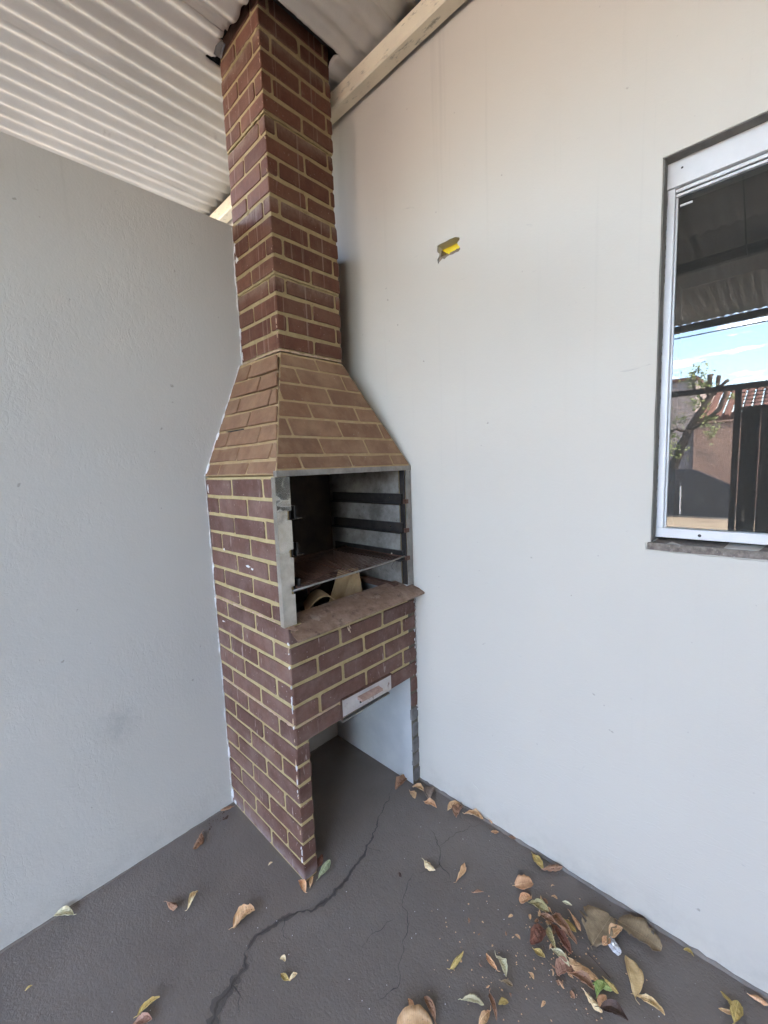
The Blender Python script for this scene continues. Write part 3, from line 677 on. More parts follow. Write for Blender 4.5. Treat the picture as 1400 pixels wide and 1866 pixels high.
# --- drawer at the foot of the front panel
FD = D+.0045
dr = pr('ash_drawer', [(FD-.002, -.4195, .5265), (FD-.002, -.1535, .519), (FD-.002, -.1535, .588), (FD-.002, -.4195, .5955)], (.0045, 0, 0), 'drawer', bbq)
pr('drawer_lip', [(FD-.004, -.421, .5957), (FD-.004, -.1525, .5882), (FD+.009, -.1525, .5872), (FD+.009, -.421, .5947)], (0, 0, .0025), 'rust_dark', dr)
pr('handle_recess', [(FD+.0027, -.350, .5715), (FD+.0027, -.222, .5665), (FD+.0027, -.222, .532), (FD+.0027, -.350, .536)], (.0012, 0, 0), 'drawer', dr)
bm = bmesh.new()
prism(bm, [(FD+.0038, -.345, .574), (FD+.024, -.340, .566), (FD+.024, -.340, .557), (FD+.0038, -.345, .562)], (0, .115, -.004))
obj('handle', bm, 'handle', dr)
pr('slot_shadow', [(FD+.0042, -.335, .551), (FD+.0042, -.236, .547), (FD+.0042, -.236, .538), (FD+.0042, -.335, .542)], (.0006, 0, 0), 'soot', dr)  # thin dark plate painting the shadow in the handle slot
bx('drawer_edge', (FD-.003, FD+.004, -.425, -.4205, .515, .597), 'rust_dark', dr)
bx('drawer_bottom', (.30, FD-.003, -.415, -.158, .500, .5045), 'steel_dull', dr)
# --- wire hanging at the right edge
P = []
for i in range(40):
    t = i/39; P.append((D+.012-.006*t+.0028*math.sin(i*1.9), .0135+.0025*math.cos(i*1.7), .895-.36*t))
tb('hanging_wire', P, .0011, 'rust_dark', bbq, 5)

# ------------------------------------------------------------------ things in the firebox
gr = thing('grill_grate', 'rusty wire grill grate resting on the lowest rails inside the firebox', 'grate')
g0, g1, gx0, gx1, gz = -.585, -.045, .175, .545, 1.0685
def gp(x, y): return Vector((x-.010*((y-g0)/(g1-g0))*0, y, gz-.004*((x-gx0)/(gx1-gx0))+.008*((y-g0)/(g1-g0))-.004))
tb('frame_rod', [gp(.556, -.611), gp(.557, -.45), gp(.5585, -.28), gp(.556, -.14), gp(.545, -.048)], .0036, 'steel_dull', gr, 8)
tb('frame_rod', [gp(gx0, g0-.01), gp(gx0, -.3), gp(gx0, g1)], .003, 'rust_dark', gr)
for y in (g0+.012, -.33, g1-.0): tb('cross_rod', [gp(gx0-.002, y)+Vector((0, 0, -.004)), gp((gx0+gx1)/2, y+.002)+Vector((0, 0, -.005)), gp(.558, y)+Vector((0, 0, -.004))], .0028, 'rust_dark', gr)
for i in range(21):
    x = gx0+.016+i*.0172
    tb('wire', [gp(x, g0), gp(x+random.uniform(-.001, .001), -.3), gp(x, g1-.012-random.random()*.01)], .0015, 'rust_dark', gr, 5)
m['greased'] = M_simple('greasy_rust_sheet', (.075, .036, .022), (.045, .022, .015), .55, .3, 22, .002, .4, 80)
pr('grease_plate', [tuple(gp(.20, -.57)+Vector((0, 0, -.009))), tuple(gp(.50, -.575)+Vector((0, 0, -.009))), tuple(gp(.44, -.30)+Vector((0, 0, -.009))), tuple(gp(.22, -.24)+Vector((0, 0, -.009)))], (0, 0, .001), 'greased', gr)
tb('loose_wire', [gp(.52, -.09), gp(.52, -.085)+Vector((0, 0, -.02)), gp(.51, -.093)+Vector((0, 0, -.04)), gp(.513, -.085)+Vector((0, 0, -.055))], .0007, 'angle', gr, 4)
# folded cardboard flap
def sheet(name, P0, P1, P2, P3, nu, nv, fn, th, mat, parent=None):
    P0, P1, P2, P3 = map(Vector, (P0, P1, P2, P3)); vs = []; n0 = (P1-P0).cross(P3-P0).normalized()
    for s in (0, 1):
        for i in range(nu+1):
            for j in range(nv+1):
                u, v = i/nu, j/nv; p = P0*(1-u)*(1-v)+P1*u*(1-v)+P2*u*v+P3*(1-u)*v; vs.append(p+n0*(fn(u, v)+s*th))
    K = (nu+1)*(nv+1); fs = []
    for i in range(nu):
        for j in range(nv):
            a = i*(nv+1)+j; q = (a, a+nv+1, a+nv+2, a+1); fs.append(q[::-1]); fs.append(tuple(K+x for x in q))
    bd = [(i, 0) for i in range(nu+1)]+[(nu, j) for j in range(1, nv+1)]+[(i, nv) for i in range(nu-1, -1, -1)]+[(0, j) for j in range(nv-1, 0, -1)]
    ids = [i*(nv+1)+j for i, j in bd]
    for a, b in zip(ids, ids[1:]+ids[:1]): fs.append((a, b, K+b, K+a))
    bm = bmesh.new(); V = [bm.verts.new(v) for v in vs]
    for f in fs: bm.faces.new([V[i] for i in f])
    bmesh.ops.recalc_face_normals(bm, faces=bm.faces)
    return obj(name, bm, mat, parent)
cb = thing('cardboard_flap', 'folded tan cardboard flap leaning below the grate in the firebox', 'cardboard')
sheet('long_face', (.40, -.355, .905), (.375, -.262, .895), (.345, -.170, 1.012), (.34, -.245, 1.018), 6, 8, lambda u, v: .004*math.sin(u*3)+.003*v, .003, 'card', cb)
sheet('end_face', (.375, -.262, .895), (.385, -.150, .905), (.352, -.135, 1.006), (.345, -.170, 1.012), 8, 8, lambda u, v: .004*nz((u, v, 0), 5)-.006*v*u, .003, 'card', cb)
cc = sheet('curled_card', (.46, -.50, .935), (.36, -.44, .935), (.36, -.31, .925), (.46, -.34, .930), 6, 12, lambda u, v: -.042*math.sin(math.pi*v), .003, 'card')
tag(cc, 'arched strip of brown cardboard lying just behind the rusty ledge', 'cardboard')
st = thing('stick', 'dark bent stick standing among the ashes left of the cardboard flap', 'stick')
tb('stem', [(.33, -.40, .83), (.335, -.395, .93), (.32, -.385, .97), (.32, -.34, .985)], .006, 'rust_dark', st, 7)
tb('twig', [(.33, -.38, .965), (.30, -.31, .962)], .004, 'rust_dark', st, 6)
bm = bmesh.new()
for i in range(60):
    p = Vector((random.uniform(.08, .47), random.uniform(-.55, -.05), .83+random.random()*.03)); r = random.uniform(.008, .022)
    q = bmesh.ops.create_icosphere(bm, subdivisions=1, radius=r)['verts']
    for v in q: v.co = p+Vector((v.co.x*random.uniform(.7, 1.3), v.co.y*random.uniform(.7, 1.3), v.co.z*.7))
tag(obj('ashes', bm, 'soot'), 'black ash and charcoal lumps covering the firebox bottom', 'ash', kind='stuff')

# ================================================================== WINDOW
win = thing('window', 'white aluminium sliding window with dusty reflecting panes set into the right wall', 'window')
X0, X1, Z0, Z1 = WIN; FY = .068
def fbox(n, x0, x1, z0, z1, y0=FY, y1=.13, mat='alu', par=win, bev=.0015): return bx(n, (x0, x1, y0, y1, z0, z1), mat, par, bev)
fr_ = fbox('bottom_rail', X0+.004, X1-.004, 1.2145, 1.2415)
fbox('head_box', X0+.004, X1-.004, 2.150, Z1-.003, .060, .135)
fbox('head_track', X0+.022, X1-.022, 2.140, 2.1485, .072, .080); fbox('head_track', X0+.022, X1-.022, 2.131, 2.1375, .076, .120)
fbox('jamb', X0+.005, X0+.022, 1.242, 2.149, .066, .13); fbox('jamb', X1-.022, X1-.005, 1.242, 2.149, .066, .13)
fbox('sash_edge', X0+.0225, X0+.027, 1.2425, 2.130, .078, .10)
xm = (X0+X1)/2
fbox('meeting_stile', xm-.03, xm+.002, 1.2425, 2.130, .078, .10); fbox('meeting_stile', xm-.002, xm+.03, 1.2425, 2.130, .102, .122)
bx('pane', (X0+.0275, xm-.0305, .0845, .0885, 1.2425, 2.130), 'glass', win); bx('pane', (xm+.0305, X1-.0225, .108, .112, 1.2425, 2.130), 'glass', win)
bm = bmesh.new(); prev = None
bmesh.ops.create_circle(bm, cap_ends=True, radius=.0042, segments=14, matrix=Matrix.Translation((1.523, FY-.0006, 1.2265)) @ Matrix.Rotation(R(90), 4, 'X'))
obj('drain_hole', bm, 'gasket', win)
bm = bmesh.new(); bmesh.ops.create_circle(bm, cap_ends=True, radius=.0028, segments=10, matrix=Matrix.Translation((1.452, .0594, 2.190)) @ Matrix.Rotation(R(90), 4, 'X')); obj('screw_hole', bm, 'gasket', win)
bx('latch_clip', (1.4475, 1.474, .0795, .084, 2.1055, 2.1095), 'alu', win)
# putty along the frame, ragged
def wbead(pts, r, mat, parent, name='sealant'):
    P = []; pts = [Vector(p) for p in pts]
    for a, b in zip(pts[:-1], pts[1:]):
        n = max(3, int((b-a).length/.012))
        for i in range(n): P.append(a+(b-a)*i/n)
    P.append(pts[-1]); bm = bmesh.new(); tube(bm, [p+Vector((nz(p, 30), 0, nz(p, 30, 5)))*.002 for p in P], [r*(.5+1.2*abs(nz(p, 24))) for p in P], 5); return obj(name, bm, mat, parent, True)
wbead([(X0+.002, FY+.002, 1.215), (X0+.002, FY+.002, 2.21)], .0045, 'wall_coarse', win); wbead([(X0+.002, FY-.006, Z1-.001), (X1, FY-.006, Z1-.001)], .004, 'wall_coarse', win)
sill = bx('window_sill', (X0-.006, X1+.006, .016, .155, 1.185, 1.2055), 'stone', None, .002)
bm = bmesh.new(); bm.from_mesh(sill.data); bmesh.ops.subdivide_edges(bm, edges=[e for e in bm.edges if e.calc_length() > 1], cuts=60)
for v in bm.verts:
    if v.co.y < .05: v.co.y += .0025*nz(v.co, 30); v.co.z += .0022*nz(v.co, 24, 3)
bm.to_mesh(sill.data); bm.free()
tag(sill, 'mottled brown granite window sill with a rough front edge below the white window', 'window sill')
wbead([(X0-.010, .0235, 1.185), (X0+.3, .0235, 1.184), (X1, .0235, 1.185)], .004, 'wall', sill, 'mortar_edge'); wbead([(X0-.009, .0225, 1.184), (X0-.009, .0225, 1.204)], .005, 'wall', sill, 'mortar_edge')
bx('reveal', (X0-.004, X0+.0036, .0262, .17, 1.207, Z1-.0035), 'reveal', win); bx('reveal', (X0+.0037, X1-.004, .0265, .17, Z1-.0030, Z1+.004), 'reveal', win)  # dark grey liners over the jamb and head of the opening
# reveal faces are the cut of the wall; the dark room behind
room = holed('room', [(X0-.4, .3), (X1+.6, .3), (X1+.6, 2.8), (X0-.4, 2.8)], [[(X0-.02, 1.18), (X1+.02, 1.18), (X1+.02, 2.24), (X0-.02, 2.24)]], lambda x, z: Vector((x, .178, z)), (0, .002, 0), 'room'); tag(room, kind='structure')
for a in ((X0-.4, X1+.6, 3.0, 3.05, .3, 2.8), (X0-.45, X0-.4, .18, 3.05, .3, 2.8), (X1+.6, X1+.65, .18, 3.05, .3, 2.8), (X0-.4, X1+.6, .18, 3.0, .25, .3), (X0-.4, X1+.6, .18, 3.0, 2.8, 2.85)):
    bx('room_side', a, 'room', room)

# junction box
jb = thing('junction_box', 'yellow plastic electrical box showing through a ragged hole high on the right wall', 'electrical box')
bm = bmesh.new(); x0, x1, z0, z1, y0, y1 = .690, .812, 2.196, 2.278, .030, .066
V = [bm.verts.new(p) for p in ((x0, y0, z0), (x1, y0, z0), (x1, y0, z1), (x0, y0, z1), (x0+.010, y1, z0+.012), (x1-.01, y1, z0+.012), (x1-.01, y1, z1-.004), (x0+.010, y1, z1-.004))]
for f in ((4, 5, 6, 7), (0, 1, 5, 4), (1, 2, 6, 5), (2, 3, 7, 6), (3, 0, 4, 7)): bm.faces.new([V[i] for i in f])
obj('shell', bm, 'yellow', jb)
bm = bmesh.new(); prev = None
for i in range(31):
    t = i/30; x = .70+.095*t; h = .012+.006*nz((x, 0, 0), 120)+.008*max(0, t-.55)
    r = [bm.verts.new((x, .028, 2.203)), bm.verts.new((x, .030, 2.212+h)), bm.verts.new((x, .046, 2.214+h*.6)), bm.verts.new((x, .05, 2.203))]
    if prev:
        for j in range(3): bm.faces.new((prev[j], r[j], r[j+1], prev[j+1]))
    prev = r
bmesh.ops.recalc_face_normals(bm, faces=bm.faces); obj('plaster_debris', bm, 'plaster', jb)
pr('side_tab', [(.703, .03, 2.205), (.712, .03, 2.245), (.712, .06, 2.245), (.703, .06, 2.205)], (.003, 0, 0), 'plaster', jb)

# loose cable hanging from the roof above the window side
tag(tb('hanging_cable', [(1.44, -1.72, 3.03), (1.445, -1.9, 2.90), (1.44, -2.3, 2.80), (1.43, -2.7, 2.86), (1.42, -2.93, 2.965)], .004, 'gasket'), 'thin dark cable drooping from the carport roof, mirrored in the window', 'cable')

# ================================================================== OUTDOORS (seen mirrored in the window)
m['tan_ground'] = M_simple('sunlit_pavement', (.32, .25, .17), (.24, .185, .13), .9, 0, 3, .004, .2, 40)
m['asphalt'] = M_simple('asphalt', (.06, .058, .055), (.085, .08, .075), .9, 0, 5, .004, .2, 60)
bm = bmesh.new(); bmesh.ops.create_grid(bm, x_segments=4, y_segments=4, size=400); 
for v in bm.verts: v.co.z = -.06
tag(obj('ground', bm, 'asphalt'), kind='structure')
tag(bx('pavement', (-20, 25, -10.3, -7.6, -.10, -.02), 'tan_ground'), kind='structure')
tag(bx('driveway', (-.15, 5.45, -6.395, -6.385, -.2, -.013), 'cement'), kind='structure').name = 'driveway_edge'
m['pink'] = M_simple('faded_pink_render', (.40, .25, .18), (.33, .20, .145), .9, 0, 1.2, .004, .2, 30, spots=(1.5, .6, (.16, .12, .10), .5))
m['pinkl'] = M_simple('pale_pink_render', (.38, .30, .26), (.31, .24, .2), .9, 0, 1.2, .004)
m['tile'] = M_simple('clay_tile', (.16, .07, .045), (.11, .05, .035), .85, 0, 14, .006)
m['darkpaint'] = M_simple('dark_painted_render', (.03, .032, .036), (.045, .045, .048), .6, 0, 3, .003)
m['gate'] = M_simple('dark_gate_steel', (.016, .015, .015), (.03, .026, .024), .45, .4, 6, .002)
m['bark'] = M_simple('bark', (.09, .065, .045), (.05, .035, .025), .9, 0, 20, .01)
m['foliage'] = M_simple('foliage', (.10, .14, .03), (.06, .09, .02), .6, 0, 6, 0); m['foliage_lit'] = M_simple('sunlit_foliage', (.17, .19, .05), (.1, .13, .03), .6, 0, 6, 0)  # second copy is the sunlit version, with the light put into its colour
h1 = thing('street_house', 'pale pink rendered house beyond the street with a low tiled roof, mirrored in the window', 'house')
bx('wall', (-5, -.14, -19, -13.2, 0, 3.52), 'pinkl', h1); bx('parapet_cap', (-5.05, -.10, -19, -13.15, 3.525, 3.6), 'tile', h1)
bx('window', (-2.6, -1.5, -13.19, -13.15, 1.4, 2.3), 'gasket', h1)
w2 = thing('garden_wall', 'brownish pink garden wall across the street topped by a clay tile roof, mirrored in the window', 'wall')
bx('wall', (-.13, 7.5, -13.25, -13.05, 0, 2.28), 'pink', w2); bx('coping', (-.12, 7.5, -13.28, -13.02, 2.285, 2.33), 'pink', w2)
h2 = thing('tiled_house', 'house with a red clay tile roof behind the pink garden wall', 'house')
bx('wall', (-.1, 9, -19, -14.1, 0, 2.6), 'pinkl', h2)
bm = bmesh.new()
for i in range(48):
    x = -.1+i*.2
    for kx in (0,): tube(bm, [(x, -13.7, 2.45), (x, -16.4, 3.45)], .085, 6)
tag(obj('roof_tiles', bm, 'tile', h2), kind='stuff')
bx('roof_deck', (-.1, 9, -16.4, -13.75, 2.36, 2.40), 'tile', h2)
tb('ridge', [(-.12, -16.4, 3.52), (9, -16.4, 3.52)], .11, 'tile', h2)
pr('low_dark_wall', [(-6, -10.6, 0), (-6, -10.6, 1.1), (.14, -10.6, 1.1), (.27, -10.6, 1.07), (.9, -10.6, .74), (.9, -10.6, 0)], (0, .12, 0), 'darkpaint')
tag(bpy.data.objects['low_dark_wall'], 'low dark wall with a sloping end across the pavement, mirrored in the window', 'wall')
ld = bpy.data.objects['low_dark_wall']
pr('white_pipe', [(-.03, -10.475, .05), (.0, -10.475, .05), (-.01, -10.475, .70), (-.035, -10.475, .70)], (0, .02, 0), 'white', ld)
# gate
gt = thing('carport_gate', 'dark steel sliding gate half open at the carport entrance, mirrored in the window', 'gate')
bx('top_rail', (.0, 5.2, -5.64, -5.58, 2.25, 2.32), 'gate', gt)
bx('gate_post', (1.205, 1.27, -5.65, -5.57, 0, 2.249), 'gate', gt)
bx('panel_frame', (1.272, 3.55, -5.63, -5.59, 1.985, 2.03), 'gate', gt); bx('panel_frame', (1.272, 3.55, -5.63, -5.59, .05, .11), 'gate', gt)
for i in range(12):
    x = 1.28+i*.19; bx('gate_sheet', (x, x+.183, -5.622+(i % 2)*.012, -5.612+(i % 2)*.012, .112, 1.984), 'gate', gt)
for z in (2.065, 2.11, 2.155, 2.2): bx('lattice_bar', (1.272, 3.55, -5.618, -5.606, z, z+.012), 'gate', gt)
for i in range(4):
    x = 1.5+i*.5; tb('lattice_brace', [(x, -5.604, 2.225), (x+.28, -5.604, 2.035)], .007, 'gate', gt, 6)
bx('lock_plate', (1.335, 1.365, -5.608, -5.585, .55, .70), 'steel_dull', gt)
# tree
def limb(name, pts, r0, r1, par):
    P = [Vector(p) for p in pts]; Q = []
    for a, b in zip(P[:-1], P[1:]):
        for i in range(6): t = i/6; q = a+(b-a)*t; Q.append(q+Vector((nz(q, 3), nz(q, 3, 4), 0))*.03)
    Q.append(P[-1]); N = len(Q); bm = bmesh.new(); tube(bm, Q, [r0+(r1-r0)*i/(N-1) for i in range(N)], 7); return obj(name, bm, 'bark', par, True)
tree = thing('pruned_tree', 'hard pruned street tree with cut stubs and tufts of fresh leaves, mirrored in the window', 'tree')
limb('trunk', [(-.42, -11.5, -.05), (-.33, -11.5, 1.1), (-.21, -11.5, 1.6), (-.05, -11.5, 2.07)], .13, .09, tree)
limb('limb', [(-.05, -11.5, 2.07), (.18, -11.5, 2.5), (.32, -11.5, 2.8), (.33, -11.45, 3.35)], .08, .055, tree)
limb('limb', [(-.05, -11.5, 2.07), (.30, -11.45, 2.25), (.56, -11.4, 2.5), (.66, -11.4, 3.0)], .06, .04, tree)
limb('limb', [(.30, -11.5, 2.75), (.48, -11.5, 3.0), (.50, -11.5, 3.3)], .05, .045, tree); limb('limb', [(.50, -11.5, 3.0), (.68, -11.5, 3.17)], .04, .035, tree)
limb('limb', [(-.05, -11.5, 2.0), (-.3, -11.4, 2.1), (-.6, -11.4, 1.9)], .04, .02, tree); limb('limb', [(.24, -11.5, 2.65), (.05, -11.5, 3.0), (-.03, -11.45, 3.4)], .04, .018, tree)
bm = bmesh.new()
for c_, rr, n in (((.05, -11.4, 3.35), .26, 110), ((.22, -11.4, 3.1), .2, 90), ((.1, -11.4, 2.7), .22, 80), ((.35, -11.35, 2.25), .22, 60), ((-.45, -11.4, 1.95), .22, 90), ((-.2, -11.4, 2.35), .18, 50), ((-.3, -11.35, 1.55), .2, 70), ((.8, -11.4, 2.75), .13, 30), ((-.7, -11.4, 2.6), .3, 80), ((.45, -11.3, 1.95), .16, 40)):
    for i in range(n):
        d = Vector((random.gauss(0, .5), random.gauss(0, .5), random.gauss(0, .5)))*rr; p = Vector(c_)+d; s = random.uniform(.03, .06)
        a = Vector((random.uniform(-1, 1), random.uniform(-1, 1), random.uniform(-.6, .6))).normalized(); b = a.cross(Vector((random.random(), random.random(), random.random()))).normalized()
        q = [bm.verts.new(p+a*s), bm.verts.new(p+b*s*.5), bm.verts.new(p-a*s), bm.verts.new(p-b*s*.5)]; bm.faces.new(q)
tag(obj('crown', bm, 'foliage_lit', tree), kind='stuff')
for i, (z, y, lab) in enumerate(((3.98, -9, 'upper'), (3.80, -9.1, 'lower'))):
    wv = [(-20+2*j, y, z+.07*(.2+(.1*(j-10))**2)) for j in range(21)]
    tag(tb('overhead_wire', wv, .012, 'gasket', None, 5), f'{lab} of the two thin overhead wires crossing the sky in the window reflection', 'wire', 'overhead wires along the street')
for x, lab in ((-20, 'left'), (20, 'right')):
    u = thing('utility_pole', f'concrete utility pole holding the {lab} end of the overhead wires', 'pole', group='utility poles of the street')
    tb('shaft', [(x, -9.05, -.06), (x, -9.05, 5.6)], [.13, .09], 'cement', u, 10); bx('cross_arm', (x-.05, x+.05, -9.5, -8.6, 3.7, 3.79), 'cement', u)

